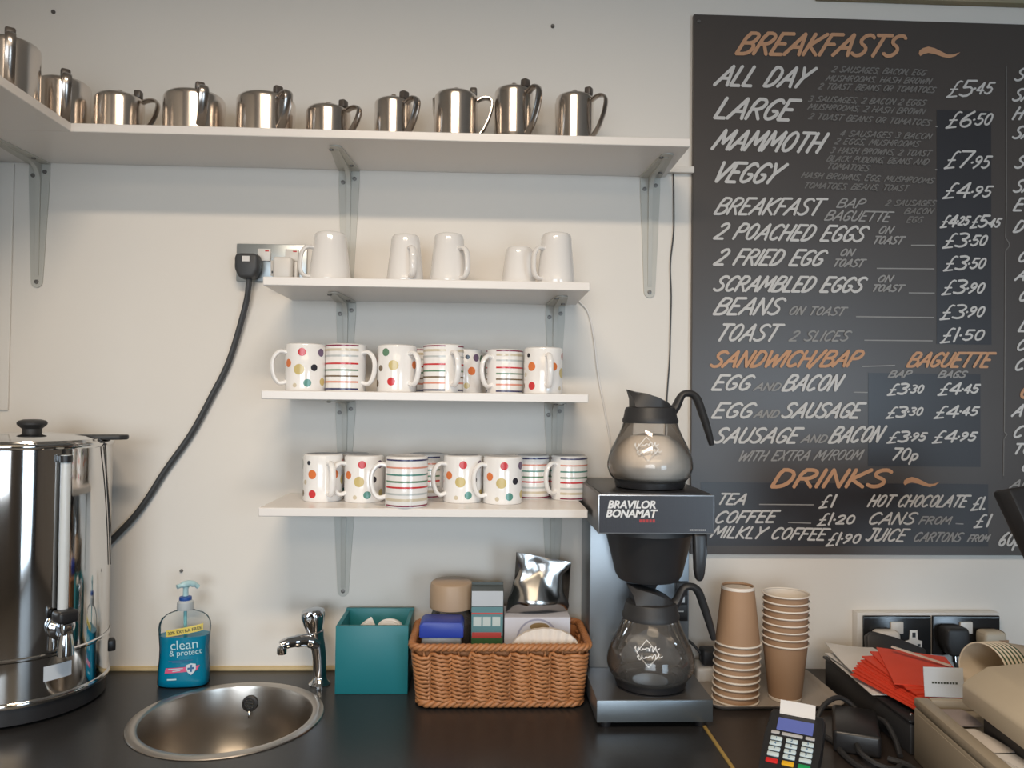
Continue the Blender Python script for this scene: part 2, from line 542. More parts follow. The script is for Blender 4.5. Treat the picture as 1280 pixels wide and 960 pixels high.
def chaikin(p):
    out = [p[0]]
    for a, b in zip(p[:-1], p[1:]):
        out.append((a[0] * .75 + b[0] * .25, a[1] * .75 + b[1] * .25))
        out.append((a[0] * .25 + b[0] * .75, a[1] * .25 + b[1] * .75))
    out.append(p[-1])
    return out


def brush_text(b, text, x0, z0, x1, z1, h, w, to3, shear=0.55, mi=0, ends=6):
    """brush strokes from baseline start to baseline end; to3 maps (x, z) on the flat surface to space"""
    gap = 0.13
    lay = [0]

    def put(x, z):
        p = to3(x, z)
        return p + to_n * (0.00002 * (lay[0] % 64))
    to_n = (to3(0, 1) - to3(0, 0)).cross(to3(1, 0) - to3(0, 0)).normalized() * -1.0
    tot = sum(GL[c][0] + gap for c in text) - gap
    sx = math.hypot(x1 - x0, z1 - z0) / tot
    ux, uz = (x1 - x0) / (sx * tot), (z1 - z0) / (sx * tot)
    cur = 0.0
    for c in text:
        gw, curvy, strokes = GL[c]
        for st in strokes:
            p = chaikin(st) if curvy else st
            q = []
            for gx, gy in p:
                lx = (cur + gx) * sx + shear * gy * h
                q.append(Vector((x0 + ux * lx, z0 + uz * lx + gy * h)))
            for a, d in zip(q[:-1], q[1:]):
                t = d - a
                if t.length < 1e-7:
                    continue
                n = Vector((-t.y, t.x)).normalized() * (w / 2)
                e = t.normalized() * (w * 0.15)
                lay[0] += 1
                vs = [b.bm.verts.new(put(v.x, v.y)) for v in (a - n - e, d - n + e, d + n + e, a + n - e)]
                b.face(vs, mi)
            if ends:
                for v in (q if curvy else q):
                    lay[0] += 1
                    ring = [b.bm.verts.new(put(v.x + w / 2 * math.cos(2 * math.pi * k / ends), v.y + w / 2 * math.sin(2 * math.pi * k / ends))) for k in range(ends)]
                    b.face(ring, mi)
        cur += gw + gap
MENU = [
    ('heading', 'BREAKFASTS', 0.5395, 2.2252, 0.8911, 2.2294, 0.0455, 0.0078),
    ('dish_name', 'ALL DAY', 0.4944, 2.1559, 0.6892, 2.1560, 0.0418, 0.0068),
    ('dish_name', 'LARGE', 0.4930, 2.0845, 0.6560, 2.0835, 0.0435, 0.0072),
    ('dish_name', 'MAMMOTH', 0.4900, 2.0167, 0.7214, 2.0144, 0.0416, 0.0068),
    ('dish_name', 'VEGGY', 0.4904, 1.9464, 0.6267, 1.9452, 0.0416, 0.0068),
    ('dish_name', 'BREAKFAST', 0.4943, 1.8757, 0.7200, 1.8784, 0.0346, 0.0053),
    ('dish_name', '2 POACHED EGGS', 0.4946, 1.8228, 0.8172, 1.8222, 0.0328, 0.0053),
    ('dish_name', '2 FRIED EGG', 0.4949, 1.7667, 0.7257, 1.7684, 0.0328, 0.0056),
    ('dish_name', 'SCRAMBLED EGGS', 0.4935, 1.7101, 0.8138, 1.7126, 0.0311, 0.0056),
    ('dish_name', 'BEANS', 0.4938, 1.6595, 0.6332, 1.6612, 0.0345, 0.0056),
    ('dish_name', 'TOAST', 0.4977, 1.6032, 0.6264, 1.6042, 0.0344, 0.0053),
    ('dish_name', 'EGG', 0.4914, 1.4976, 0.5694, 1.4980, 0.0309, 0.0053),
    ('dish_name', 'BACON', 0.6443, 1.4977, 0.7633, 1.4991, 0.0327, 0.0056),
    ('dish_name', 'EGG', 0.4917, 1.4377, 0.5732, 1.4386, 0.0308, 0.0053),
    ('dish_name', 'SAUSAGE', 0.6428, 1.4393, 0.8091, 1.4410, 0.0309, 0.0056),
    ('dish_name', 'SAUSAGE', 0.4938, 1.3842, 0.6727, 1.3859, 0.0308, 0.0053),
    ('dish_name', 'BACON', 0.7461, 1.3865, 0.8549, 1.3898, 0.0327, 0.0053),
    ('dish_note', 'BAP', 0.7623, 1.8960, 0.8188, 1.8954, 0.0191, 0.0032),
    ('dish_note', 'BAGUETTE', 0.7359, 1.8676, 0.8772, 1.8670, 0.0208, 0.0034),
    ('dish_note', 'ON', 0.8543, 1.8404, 0.8826, 1.8409, 0.0157, 0.0032),
    ('dish_note', 'TOAST', 0.8419, 1.8183, 0.9057, 1.8187, 0.0157, 0.0034),
    ('dish_note', 'ON', 0.7696, 1.7909, 0.7978, 1.7914, 0.0139, 0.0034),
    ('dish_note', 'TOAST', 0.7538, 1.7671, 0.8190, 1.7675, 0.0157, 0.0034),
    ('dish_note', 'ON', 0.8526, 1.7350, 0.8827, 1.7356, 0.0139, 0.0034),
    ('dish_note', 'TOAST', 0.8403, 1.7148, 0.9057, 1.7154, 0.0139, 0.0034),
    ('dish_note', 'ON TOAST', 0.6577, 1.6616, 0.7770, 1.6612, 0.0173, 0.0032),
    ('dish_note', '2 SLICES', 0.6596, 1.6050, 0.7859, 1.6065, 0.0207, 0.0034),
    ('dish_note', 'BAP', 0.8776, 1.5289, 0.9236, 1.5299, 0.0138, 0.0034),
    ('dish_note', 'BAGS', 0.9873, 1.5299, 1.0460, 1.5303, 0.0139, 0.0034),
    ('dish_note', 'AND', 0.5834, 1.4970, 0.6374, 1.4976, 0.0154, 0.0032),
    ('dish_note', 'AND', 0.5836, 1.4387, 0.6341, 1.4392, 0.0154, 0.0034),
    ('dish_note', 'AND', 0.6866, 1.3865, 0.7391, 1.3870, 0.0154, 0.0034),
    ('dish_note', 'WITH EXTRA M/ROOM', 0.5494, 1.3459, 0.8146, 1.3510, 0.0205, 0.0032),
    ('heading', 'SANDWICH/BAP', 0.4876, 1.5464, 0.8071, 1.5523, 0.0326, 0.0063),
    ('heading', 'BAGUETTE', 0.9183, 1.5529, 1.0977, 1.5544, 0.0295, 0.0058),
    ('heading', 'DRINKS', 0.6208, 1.2911, 0.8656, 1.2928, 0.0359, 0.0079),
    ('drink_name', 'TEA', 0.5032, 1.2534, 0.5620, 1.2530, 0.0222, 0.0041),
    ('drink_name', 'HOT CHOCOLATE', 0.8323, 1.2503, 1.0457, 1.2507, 0.0240, 0.0041),
    ('drink_name', 'COFFEE', 0.4982, 1.2134, 0.6264, 1.2158, 0.0238, 0.0043),
    ('drink_name', 'CANS', 0.8324, 1.2125, 0.9308, 1.2130, 0.0241, 0.0041),
    ('drink_name', 'MILKLY COFFEE', 0.4915, 1.1828, 0.7362, 1.1779, 0.0238, 0.0041),
    ('drink_name', 'JUICE', 0.8272, 1.1774, 0.9097, 1.1760, 0.0257, 0.0041),
    ('dish_note', 'FROM', 0.9449, 1.2131, 1.0120, 1.2135, 0.0155, 0.0032),
    ('dish_note', 'CARTONS', 0.9326, 1.1761, 1.0350, 1.1757, 0.0189, 0.0032),
    ('dish_note', 'FROM', 1.0527, 1.1758, 1.0971, 1.1768, 0.0137, 0.0032),
    ('price', '£', 1.0071, 2.1428, 1.0288, 2.1439, 0.0352, 0.0036),
    ('price', '5', 1.0337, 2.1461, 1.0613, 2.1469, 0.0336, 0.0047),
    ('price', '·45', 1.0643, 2.1523, 1.1058, 2.1534, 0.0241, 0.0041),
    ('price', '£', 1.0053, 2.0749, 1.0270, 2.0760, 0.0352, 0.0036),
    ('price', '6', 1.0319, 2.0783, 1.0595, 2.0790, 0.0334, 0.0047),
    ('price', '·50', 1.0624, 2.0834, 1.1039, 2.0845, 0.0242, 0.0041),
    ('price', '£', 1.0017, 1.9861, 1.0229, 1.9871, 0.0369, 0.0036),
    ('price', '7', 1.0278, 1.9894, 1.0548, 1.9900, 0.0351, 0.0047),
    ('price', '·95', 1.0577, 1.9883, 1.0983, 1.9892, 0.0253, 0.0041),
    ('price', '£', 0.9981, 1.9203, 1.0209, 1.9213, 0.0331, 0.0036),
    ('price', '4', 1.0261, 1.9235, 1.0551, 1.9241, 0.0316, 0.0047),
    ('price', '·95', 1.0582, 1.9251, 1.1018, 1.9260, 0.0227, 0.0041),
    ('price', '£', 0.9928, 1.8562, 1.0061, 1.8570, 0.0258, 0.0034),
    ('price', '4', 1.0091, 1.8592, 1.0261, 1.8595, 0.0245, 0.0047),
    ('price', '·25', 1.0279, 1.8631, 1.0534, 1.8636, 0.0176, 0.0041),
    ('price', '£', 1.0588, 1.8567, 1.0729, 1.8575, 0.0258, 0.0036),
    ('price', '5', 1.0762, 1.8597, 1.0942, 1.8601, 0.0245, 0.0047),
    ('price', '·45', 1.0961, 1.8601, 1.1232, 1.8606, 0.0177, 0.0041),
    ('price', '£', 0.9981, 1.8118, 1.0189, 1.8127, 0.0312, 0.0036),
    ('price', '3', 1.0236, 1.8149, 1.0501, 1.8154, 0.0297, 0.0047),
    ('price', '·50', 1.0529, 1.8184, 1.0927, 1.8192, 0.0214, 0.0041),
    ('price', '£', 0.9999, 1.7620, 1.0194, 1.7629, 0.0312, 0.0034),
    ('price', '3', 1.0239, 1.7651, 1.0489, 1.7655, 0.0297, 0.0047),
    ('price', '·50', 1.0515, 1.7684, 1.0891, 1.7691, 0.0214, 0.0041),
    ('price', '£', 0.9956, 1.7096, 1.0155, 1.7105, 0.0312, 0.0034),
    ('price', '3', 1.0200, 1.7127, 1.0454, 1.7131, 0.0296, 0.0047),
    ('price', '·90', 1.0481, 1.7143, 1.0863, 1.7150, 0.0214, 0.0041),
    ('price', '£', 0.9918, 1.6556, 1.0125, 1.6564, 0.0311, 0.0036),
    ('price', '3', 1.0173, 1.6586, 1.0437, 1.6590, 0.0296, 0.0044),
    ('price', '·90', 1.0465, 1.6629, 1.0862, 1.6635, 0.0213, 0.0041),
    ('price', '£', 0.9927, 1.6051, 1.0132, 1.6060, 0.0311, 0.0036),
    ('price', '1', 1.0179, 1.6081, 1.0291, 1.6083, 0.0296, 0.0047),
    ('price', '·50', 1.0319, 1.6118, 1.0862, 1.6126, 0.0213, 0.0041),
    ('price', '£', 0.8759, 1.4901, 0.8926, 1.4908, 0.0236, 0.0036),
    ('price', '3', 0.8964, 1.4929, 0.9177, 1.4932, 0.0225, 0.0047),
    ('price', '·30', 0.9200, 1.4958, 0.9519, 1.4962, 0.0162, 0.0039),
    ('price', '£', 0.9873, 1.4914, 1.0065, 1.4921, 0.0255, 0.0036),
    ('price', '4', 1.0108, 1.4943, 1.0352, 1.4945, 0.0242, 0.0047),
    ('price', '·45', 1.0378, 1.4972, 1.0744, 1.4976, 0.0175, 0.0041),
    ('price', '£', 0.8725, 1.4401, 0.8895, 1.4408, 0.0236, 0.0034),
    ('price', '3', 0.8934, 1.4429, 0.9152, 1.4432, 0.0225, 0.0047),
    ('price', '·30', 0.9175, 1.4473, 0.9501, 1.4477, 0.0162, 0.0039),
    ('price', '£', 0.9785, 1.4412, 0.9991, 1.4420, 0.0255, 0.0034),
    ('price', '4', 1.0038, 1.4441, 1.0302, 1.4444, 0.0243, 0.0047),
    ('price', '·45', 1.0330, 1.4486, 1.0726, 1.4490, 0.0174, 0.0041),
    ('price', '£', 0.8752, 1.3869, 0.8932, 1.3875, 0.0235, 0.0034),
    ('price', '3', 0.8973, 1.3896, 0.9203, 1.3899, 0.0225, 0.0047),
    ('price', '·95', 0.9227, 1.3926, 0.9572, 1.3930, 0.0162, 0.0041),
    ('price', '£', 0.9749, 1.3878, 0.9954, 1.3885, 0.0254, 0.0036),
    ('price', '4', 1.0001, 1.3906, 1.0262, 1.3908, 0.0242, 0.0047),
    ('price', '·95', 1.0290, 1.3936, 1.0682, 1.3940, 0.0175, 0.0041),
    ('price', '70p', 0.8831, 1.3512, 0.9413, 1.3509, 0.0242, 0.0045),
    ('price', '£', 0.7264, 1.2462, 0.7427, 1.2468, 0.0270, 0.0034),
    ('price', '1', 0.7464, 1.2489, 0.7613, 1.2490, 0.0257, 0.0047),
    ('price', '£', 0.7222, 1.2086, 0.7394, 1.2092, 0.0251, 0.0034),
    ('price', '1', 0.7434, 1.2112, 0.7528, 1.2113, 0.0240, 0.0044),
    ('price', '·20', 0.7551, 1.2130, 0.8008, 1.2132, 0.0173, 0.0041),
    ('price', '£', 0.7415, 1.1651, 0.7572, 1.1656, 0.0269, 0.0034),
    ('price', '1', 0.7608, 1.1677, 0.7694, 1.1677, 0.0257, 0.0047),
    ('price', '·90', 0.7715, 1.1715, 0.8132, 1.1717, 0.0185, 0.0041),
    ('price', '£', 1.0599, 1.2430, 1.0747, 1.2436, 0.0272, 0.0036),
    ('price', '1.', 1.0781, 1.2457, 1.0916, 1.2458, 0.0259, 0.0047),
    ('price', '£', 1.0669, 1.2060, 1.0845, 1.2066, 0.0271, 0.0036),
    ('price', '1', 1.0885, 1.2087, 1.1045, 1.2087, 0.0258, 0.0047),
    ('price', '60p', 1.1201, 1.1674, 1.1682, 1.1676, 0.0276, 0.0047),
    ('description', '2 SAUSAGES, BACON, EGG', 0.7509, 2.1916, 0.9571, 2.1892, 0.0123, 0.0025),
    ('description', 'MUSHROOMS, HASH BROWN', 0.7386, 2.1714, 0.9696, 2.1708, 0.0123, 0.0025),
    ('description', '2 TOAST, BEANS OR TOMATOES', 0.7209, 2.1534, 0.9785, 2.1517, 0.0123, 0.0026),
    ('description', '3 SAUSAGES, 2 BACON 2 EGGS', 0.6988, 2.1252, 0.9566, 2.1229, 0.0122, 0.0026),
    ('description', 'MUSHROOMS, 2 HASH BROWN', 0.6989, 2.1080, 0.9550, 2.1035, 0.0123, 0.0025),
    ('description', '2 TOAST BEANS OR TOMATOES', 0.7000, 2.0874, 0.9678, 2.0793, 0.0123, 0.0026),
    ('description', '4 SAUSAGES 3 BACON', 0.7686, 2.0514, 0.9696, 2.0494, 0.0123, 0.0025),
    ('description', '2 EGGS, MUSHROOMS', 0.7580, 2.0342, 0.9429, 2.0323, 0.0122, 0.0026),
    ('description', '3 HASH BROWNS, 2 TOAST', 0.7471, 2.0142, 0.9678, 2.0120, 0.0122, 0.0026),
    ('description', 'BLACK PUDDING, BEANS AND', 0.7405, 1.9961, 0.9632, 1.9931, 0.0122, 0.0025),
    ('description', 'TOMATOES', 0.7405, 1.9798, 0.8317, 1.9760, 0.0122, 0.0026),
    ('description', 'HASH BROWNS, EGG, MUSHROOMS', 0.6846, 1.9587, 0.9749, 1.9523, 0.0122, 0.0026),
    ('description', 'TOMATOES, BEANS, TOAST', 0.6896, 1.9362, 0.9180, 1.9346, 0.0121, 0.0026),
    ('description', '2 SAUSAGES', 0.8701, 1.9018, 0.9785, 1.9032, 0.0122, 0.0026),
    ('description', 'BACON', 0.9118, 1.8845, 0.9732, 1.8858, 0.0122, 0.0026),
    ('description', 'EGG', 0.9172, 1.8661, 0.9500, 1.8667, 0.0122, 0.0025),
    ('dish_name', 'S', 1.1581, 2.1838, 1.1761, 2.1844, 0.0266, 0.0047),
    ('dish_name', 'SA', 1.1535, 2.1388, 1.1931, 2.1399, 0.0265, 0.0047),
    ('dish_name', 'H', 1.1543, 2.0982, 1.1723, 2.0986, 0.0265, 0.0047),
    ('dish_name', 'SA', 1.1535, 2.0558, 1.1931, 2.0568, 0.0264, 0.0047),
    ('dish_name', 'S', 1.1576, 1.9906, 1.1756, 1.9911, 0.0265, 0.0047),
    ('dish_name', 'SA', 1.1548, 1.9377, 1.1944, 1.9386, 0.0264, 0.0047),
    ('dish_name', 'E', 1.1556, 1.8973, 1.1736, 1.8977, 0.0264, 0.0047),
    ('dish_name', 'D', 1.1555, 1.8499, 1.1735, 1.8502, 0.0246, 0.0047),
    ('dish_name', 'C', 1.1643, 1.7851, 1.1823, 1.7855, 0.0246, 0.0047),
    ('dish_name', 'A', 1.1606, 1.7448, 1.1786, 1.7451, 0.0228, 0.0047),
    ('dish_name', 'C', 1.1659, 1.6994, 1.1838, 1.6997, 0.0245, 0.0047),
    ('dish_name', 'L', 1.1658, 1.6329, 1.1837, 1.6332, 0.0245, 0.0044),
    ('dish_name', 'C', 1.1610, 1.5915, 1.1789, 1.5918, 0.0244, 0.0047),
    ('dish_name', 'C', 1.1566, 1.5480, 1.1745, 1.5483, 0.0244, 0.0047),
    ('dish_name', 'A', 1.1528, 1.4481, 1.1707, 1.4483, 0.0243, 0.0047),
    ('dish_name', 'C', 1.1527, 1.4019, 1.1705, 1.4021, 0.0243, 0.0047),
    ('dish_name', 'TO', 1.1526, 1.3665, 1.1919, 1.3668, 0.0208, 0.0047),
    ('dish_name', '(', 1.1686, 1.3267, 1.1864, 1.3269, 0.0209, 0.0047),
    ('dish_note', 'AL', 1.1471, 1.2919, 1.1863, 1.2922, 0.0174, 0.0034),
    ('heading', 'C', 1.1672, 1.4883, 1.1922, 1.4885, 0.0278, 0.0065),
    ('rule', '', 0.9287, 1.8167, 0.9821, 1.8177, 0.0000, 0.0023),
    ('rule', '', 0.8526, 1.7648, 0.9803, 1.7660, 0.0000, 0.0023),
    ('rule', '', 0.9235, 1.7128, 0.9810, 1.7132, 0.0000, 0.0022),
    ('rule', '', 0.8069, 1.6591, 0.9797, 1.6601, 0.0000, 0.0023),
    ('rule', '', 0.8255, 1.6083, 0.9764, 1.6093, 0.0000, 0.0023),
    ('rule', '', 0.8212, 1.5516, 0.8935, 1.5547, 0.0000, 0.0023),
    ('rule', '', 0.8020, 1.4956, 0.8331, 1.4955, 0.0000, 0.0022),
    ('rule', '', 0.5967, 1.2532, 0.7159, 1.2530, 0.0000, 0.0022),
    ('rule', '', 0.6594, 1.2151, 0.7099, 1.2136, 0.0000, 0.0022),
    ('rule', '', 1.0273, 1.2144, 1.0448, 1.2136, 0.0000, 0.0022),
    ('rule', '', 0.9830, 2.0779, 0.9875, 2.0780, 0.0000, 0.0023),
    ('rule', '', 0.9821, 1.9830, 0.9865, 1.9831, 0.0000, 0.0023),
]
SWOOSH_A = [(0.9455, 2.2371), (0.9472, 2.2442), (0.9544, 2.2497), (0.9669, 2.2537), (0.9812, 2.2505), (0.9955, 2.2439), (1.0099, 2.2373), (1.0224, 2.2376), (1.0386, 2.2434), (1.0278, 2.2342), (1.0134, 2.2294), (0.9991, 2.2316), (0.9812, 2.2373), (0.9669, 2.2395), (0.9562, 2.2366), (0.9490, 2.2319)]
SWOOSH_B = [(0.9123, 1.3007), (0.9138, 1.3067), (0.9199, 1.3113), (0.9307, 1.3144), (0.9429, 1.3114), (0.9552, 1.3055), (0.9675, 1.2996), (0.9783, 1.2997), (0.9922, 1.3043), (0.9829, 1.2967), (0.9706, 1.2929), (0.9583, 1.2951), (0.9429, 1.3002), (0.9307, 1.3024), (0.9215, 1.3000), (0.9153, 1.2963)]
DIVIDER = [(1.1419, 2.2146), (1.1416, 2.0431), (1.1413, 1.9023), (1.1393, 1.8373), (1.1465, 1.8269), (1.1483, 1.8199), (1.1393, 1.8075), (1.1381, 1.6570), (1.1369, 1.5175), (1.1358, 1.4132), (1.1420, 1.4080), (1.1348, 1.3976), (1.1338, 1.3178)]

# ------------------------------------------------------------------ the room
ZC = 0.90          # worktop height


def struct(name, b, m, label=None):
    o = b.build(name, m, smooth=0)
    o['kind'] = 'structure'
    return o


struct('wall_back', B().box(-1.025, 4.0, 0, 0.1, 0, 2.6), WALL)
struct('wall_left', B().box(-1.125, -1.025, -1.25, 0.1, 0, 2.6), SIDEWALL)
struct('wall_nook', B().box(-3.0, -1.125, -1.25, -1.15, 0, 2.6), ROOM)
struct('wall_side', B().box(-3.1, -3.0, -5.0, -1.15, 0, 2.6), ROOM)
struct('wall_right', B().box(4.0, 4.1, -5.0, 0.1, 0, 2.6), ROOM)
b = B()                                     # the far wall, with a wide window and a glazed door opening
b.box(-3.1, -1.85, -5.0, -4.9, 0, 2.6)
b.box(-1.85, 0.45, -5.0, -4.9, 0, 0.75)
b.box(-1.85, 0.45, -5.0, -4.9, 2.25, 2.6)
b.box(0.45, 1.75, -5.0, -4.9, 0, 2.6)
b.box(1.75, 3.25, -5.0, -4.9, 2.1, 2.6)
b.box(3.25, 4.1, -5.0, -4.9, 0, 2.6)
struct('wall_front', b, DARKROOM)
b = B()
for x in (-1.85, -0.72, 0.40):
    b.box(x, x + 0.05, -4.92, -4.88, 0.75, 2.25)
for z in (0.75, 2.20):
    b.box(-1.85, 0.45, -4.92, -4.88, z, z + 0.05)
struct('window_1', b, WHITEPL)
b = B()
for x in (1.75, 3.19):
    b.box(x, x + 0.06, -4.92, -4.88, 0, 2.1)
b.box(1.75, 3.25, -4.92, -4.88, 2.04, 2.1)
b.box(1.75, 3.25, -4.92, -4.88, 0, 0.12)
struct('door_1', b, WHITEPL)
struct('floor', B().box(-3.1, 4.1, -5.0, 0.1, -0.1, 0), FLOORM)
struct('ceiling', B().box(-3.1, 4.1, -5.0, 0.1, 2.6, 2.7), CEILM)
for x, y, hw, hd, lab in ((-0.12, -1.42, 0.41, 0.10, 'warm light panel in a narrow white frame on the ceiling above the counter'),
                          (0.1, -3.5, 1.24, 0.63, 'added wide warm fill light panel in a white frame on the ceiling by the far windows')):  # second frame belongs to the added fill light
    t = thing('ceiling_panel_or_fill', lab, 'ceiling light', (x, y, 2.57))
    b = B()
    for s in (-1, 1):
        b.box(-hw, hw, s * hd - 0.012, s * hd + 0.012, 0, 0.03)
        b.box(s * hw - 0.012, s * hw + 0.012, -hd, hd, 0, 0.03)
    b.build('frame', WHITEPL, t)

# coloured panel just above the menu board, cut by the photo's top edge
b = B().box(0.72, 2.3, -0.02, 0, 2.352, 2.56, bev=0.003)
tag(b.build('wall_poster', POSTER), 'faded yellow, green and red panel on the wall directly above the menu board', 'poster')

# vertical white trunking in the corner
b = B().box(-1.024, -0.982, -0.005, 0, 1.437, 1.953, bev=0.002)
tag(b.build('corner_trunking', WALL), 'white vertical trunking in the corner under the teapot shelf', 'trunking')
b = B().box(0.374, 0.452, -0.014, 0, 1.964, 1.978, bev=0.002)
tag(b.build('cable_trunking', WALL), 'short white trunking between the teapot shelf and the menu board', 'trunking')

# small marks on the wall
for n, x, z, r, lab in (('wall_mark', -0.911, 2.277, 0.0042, 'dark screw high in the wall above the second teapot from the left'),
                        ('wall_mark', 0.144, 2.279, 0.0042, 'dark screw in the wall above the rightmost teapot'),
                        ('wall_mark', -0.622, 1.106, 0.0035, 'small dark smudge on the wall above the blue soap bottle')):  # this last one is a smudge, modelled as a small disc
    b = B().lathe([(r, 0), (r, 0.003), (r * .6, 0.005), (0, 0.005)], 12, M=T(x, 0, z) @ RX(90))
    tag(b.build(n, SCREW), lab, 'screw')

# sealant bead along the wall
b = B()
b.tube([(-1.02, -0.002, ZC + 0.002), (-0.3, -0.002, ZC + 0.003), (0.42, -0.002, ZC + 0.002)], 0.006, 8)
tag(b.build('sealant_bead', SEALANT), 'yellowed bead of sealant between the wall and the black worktop', 'sealant')

# ------------------------------------------------------------------ worktops and base units
b = B()
bm = b.bm
outer = [bm.verts.new(p) for p in ((-1.024, -0.62, ZC), (0.396, -0.62, ZC), (0.396, -0.001, ZC), (-1.024, -0.001, ZC))]
NS = 48
SKX, SKY, SKR = -0.444, -0.243, 0.150
inner = [bm.verts.new((SKX + SKR * math.cos(2 * math.pi * k / NS), SKY + SKR * math.sin(2 * math.pi * k / NS), ZC)) for k in range(NS)]
es = [bm.edges.new((outer[i], outer[(i + 1) % 4])) for i in range(4)] + [bm.edges.new((inner[i], inner[(i + 1) % NS])) for i in range(NS)]
r = bmesh.ops.triangle_fill(bm, use_beauty=True, use_dissolve=False, edges=es)
ex = bmesh.ops.extrude_face_region(bm, geom=[f for f in bm.faces])
for v in [g for g in ex['geom'] if isinstance(g, bmesh.types.BMVert)]:
    v.co.z -= 0.038
tag(b.build('worktop', WORKTOP, smooth=0), 'black worktop holding the round steel sink and the water urn', 'worktop')
b = B().box(0.400, 1.9, -0.75, -0.001, ZC - 0.038, ZC, bev=0.002)
tag(b.build('worktop', WORKTOPB, smooth=0), 'dark brown worktop under the card reader and the cup tray', 'worktop')
b = B().box(0.3955, 0.4015, -0.62, -0.27, ZC - 0.03, ZC + 0.0025, bev=0.001)
b.bm.verts.ensure_lookup_table()
tag(b.build('joint_strip', LIPPING), 'narrow yellow strip along the joint between the two worktops', 'strip')
for x0, x1, lab in ((-1.02, 0.395, 'pale base cabinet carrying the black worktop'), (0.405, 1.89, 'pale base cabinet carrying the brown worktop')):
    t = thing('base_cabinet', lab, 'cabinet', (x0, -0.56, 0))
    w = x1 - x0
    b = B()
    b.box(0, 0.018, 0, 0.555, 0.1, 0.862)
    b.box(w - 0.018, w, 0, 0.555, 0.1, 0.862)
    b.box(0.018, w - 0.018, 0, 0.555, 0.1, 0.118)
    b.box(0.018, w - 0.018, 0.54, 0.555, 0.118, 0.862)
    b.box(0, w, 0.06, 0.08, 0, 0.1)
    b.box(0, 0.02, 0.08, 0.5, 0, 0.1)
    b.box(w - 0.02, w, 0.08, 0.5, 0, 0.1)
    b.build('body', CABINET, t)
    for k in range(3):
        d = B().box(k * w / 3 + 0.003, (k + 1) * w / 3 - 0.003, -0.02, -0.001, 0.105, 0.855, bev=0.002).build('door', CABINET, t)
        B().tube([((k + .5) * w / 3 - 0.06, -0.022, 0.80), ((k + .5) * w / 3 - 0.06, -0.045, 0.80), ((k + .5) * w / 3 + 0.06, -0.045, 0.80), ((k + .5) * w / 3 + 0.06, -0.022, 0.80)], 0.005).build('handle', STEEL, d)

# ------------------------------------------------------------------ shelves and their brackets
TZ = 1.9562        # underside of the teapot shelf
b = B().box(-1.024, 0.3916, -0.2026, -0.001, TZ, TZ + 0.0162, bev=0.0012, seg=1)
tag(b.build('wall_shelf', SHELF, smooth=0), 'long high white shelf carrying the row of steel teapots', 'shelf')
b = B().box(-1.024, -0.7623, -0.95, -0.2029, TZ, TZ + 0.0162, bev=0.0012, seg=1)
tag(b.build('wall_shelf', SHELF, smooth=0), 'white side shelf along the left wall meeting the teapot shelf in the corner', 'shelf')
SHZ = []
for x0, x1, z, lab in ((-0.4035, 0.2000, 1.6760, 'short white shelf holding the plain white mugs'),
                       (-0.4030, 0.1990, 1.4670, 'short white shelf holding seven mugs, between the other two mug shelves'),
                       (-0.4040, 0.1995, 1.2530, 'lowest short white shelf, just above the wicker basket')):
    b = B().box(x0, x1, -0.2186, -0.001, z, z + 0.0159, bev=0.0012, seg=1)
    tag(b.build('wall_shelf', SHELF, smooth=0), lab, 'shelf')
    SHZ.append(z + 0.0159)


def rounded_taper(w0, w1, L, n=8):
    """outline of a tapering strap, wide at the top (y=0) and round at the bottom (y=-L)"""
    pts = [(-w0 / 2, 0), (w0 / 2, 0), (w0 / 2, -0.03), (w1 / 2, -L + w1 / 2)]
    for k in range(1, n):
        a = math.pi * k / n
        pts.append((w1 / 2 * math.cos(a), -L + w1 / 2 - w1 / 2 * math.sin(a)))
    pts.append((-w1 / 2, -L + w1 / 2))
    pts.append((-w0 / 2, -0.03))
    return pts


def make_bracket(label, group, L, arm, w0=0.043, w1=0.024):
    t = thing('shelf_bracket', label, 'bracket', (0, 0, 0), 0, group)
    Mw = RX(90)                                    # strap outline: x right, y up, extruded along -y (towards the room)
    b = B().prism(rounded_taper(w0, w1, L), 0, 0.003, Mw)
    b.build('wall_plate', BRACKET, t)
    # arm under the shelf
    b = B().prism([(x, -y) for x, y in rounded_taper(w0, w1, arm)], 0, 0.003, RX(180))
    b.build('shelf_arm', BRACKET, t)
    # pressed rib running down the plate and along the arm, with a curved web in the corner
    b = B()
    n = 14
    web = []
    for k in range(n + 1):
        a = math.pi / 2 * k / n
        web.append((-0.0075 - 0.034 * (1 - math.sin(a)), -0.0075 - 0.034 * (1 - math.cos(a))))
    poly = [(-0.001, -0.001), (-arm * 0.88, -0.001), (-arm * 0.88, -0.004)] + web + [(-0.0045, -L * 0.90), (-0.001, -L * 0.93)]
    M = Matrix(((0, 0, 1, 0), (1, 0, 0, 0), (0, 1, 0, 0), (0, 0, 0, 1)))
    b.prism(poly, -0.0045, 0.0045, M)
    b.build('gusset', BRACKET, t)
    for x, z in ((-0.0125, -0.027), (0.0115, -0.019), (0.0, -L + 0.012)):
        B().lathe([(0.0045, 0), (0.0042, 0.0022), (0, 0.003)], 10, M=T(x, -0.003, z) @ RX(90)).build('screw', SCREW, t)
    for x, y in ((-0.010, -arm + 0.02), (0.012, -0.045)):
        B().lathe([(0.0045, 0), (0.0042, 0.0022), (0, 0.003)], 10, M=T(x, y, -0.003) @ RX(180)).build('screw', SCREW, t)
    return t


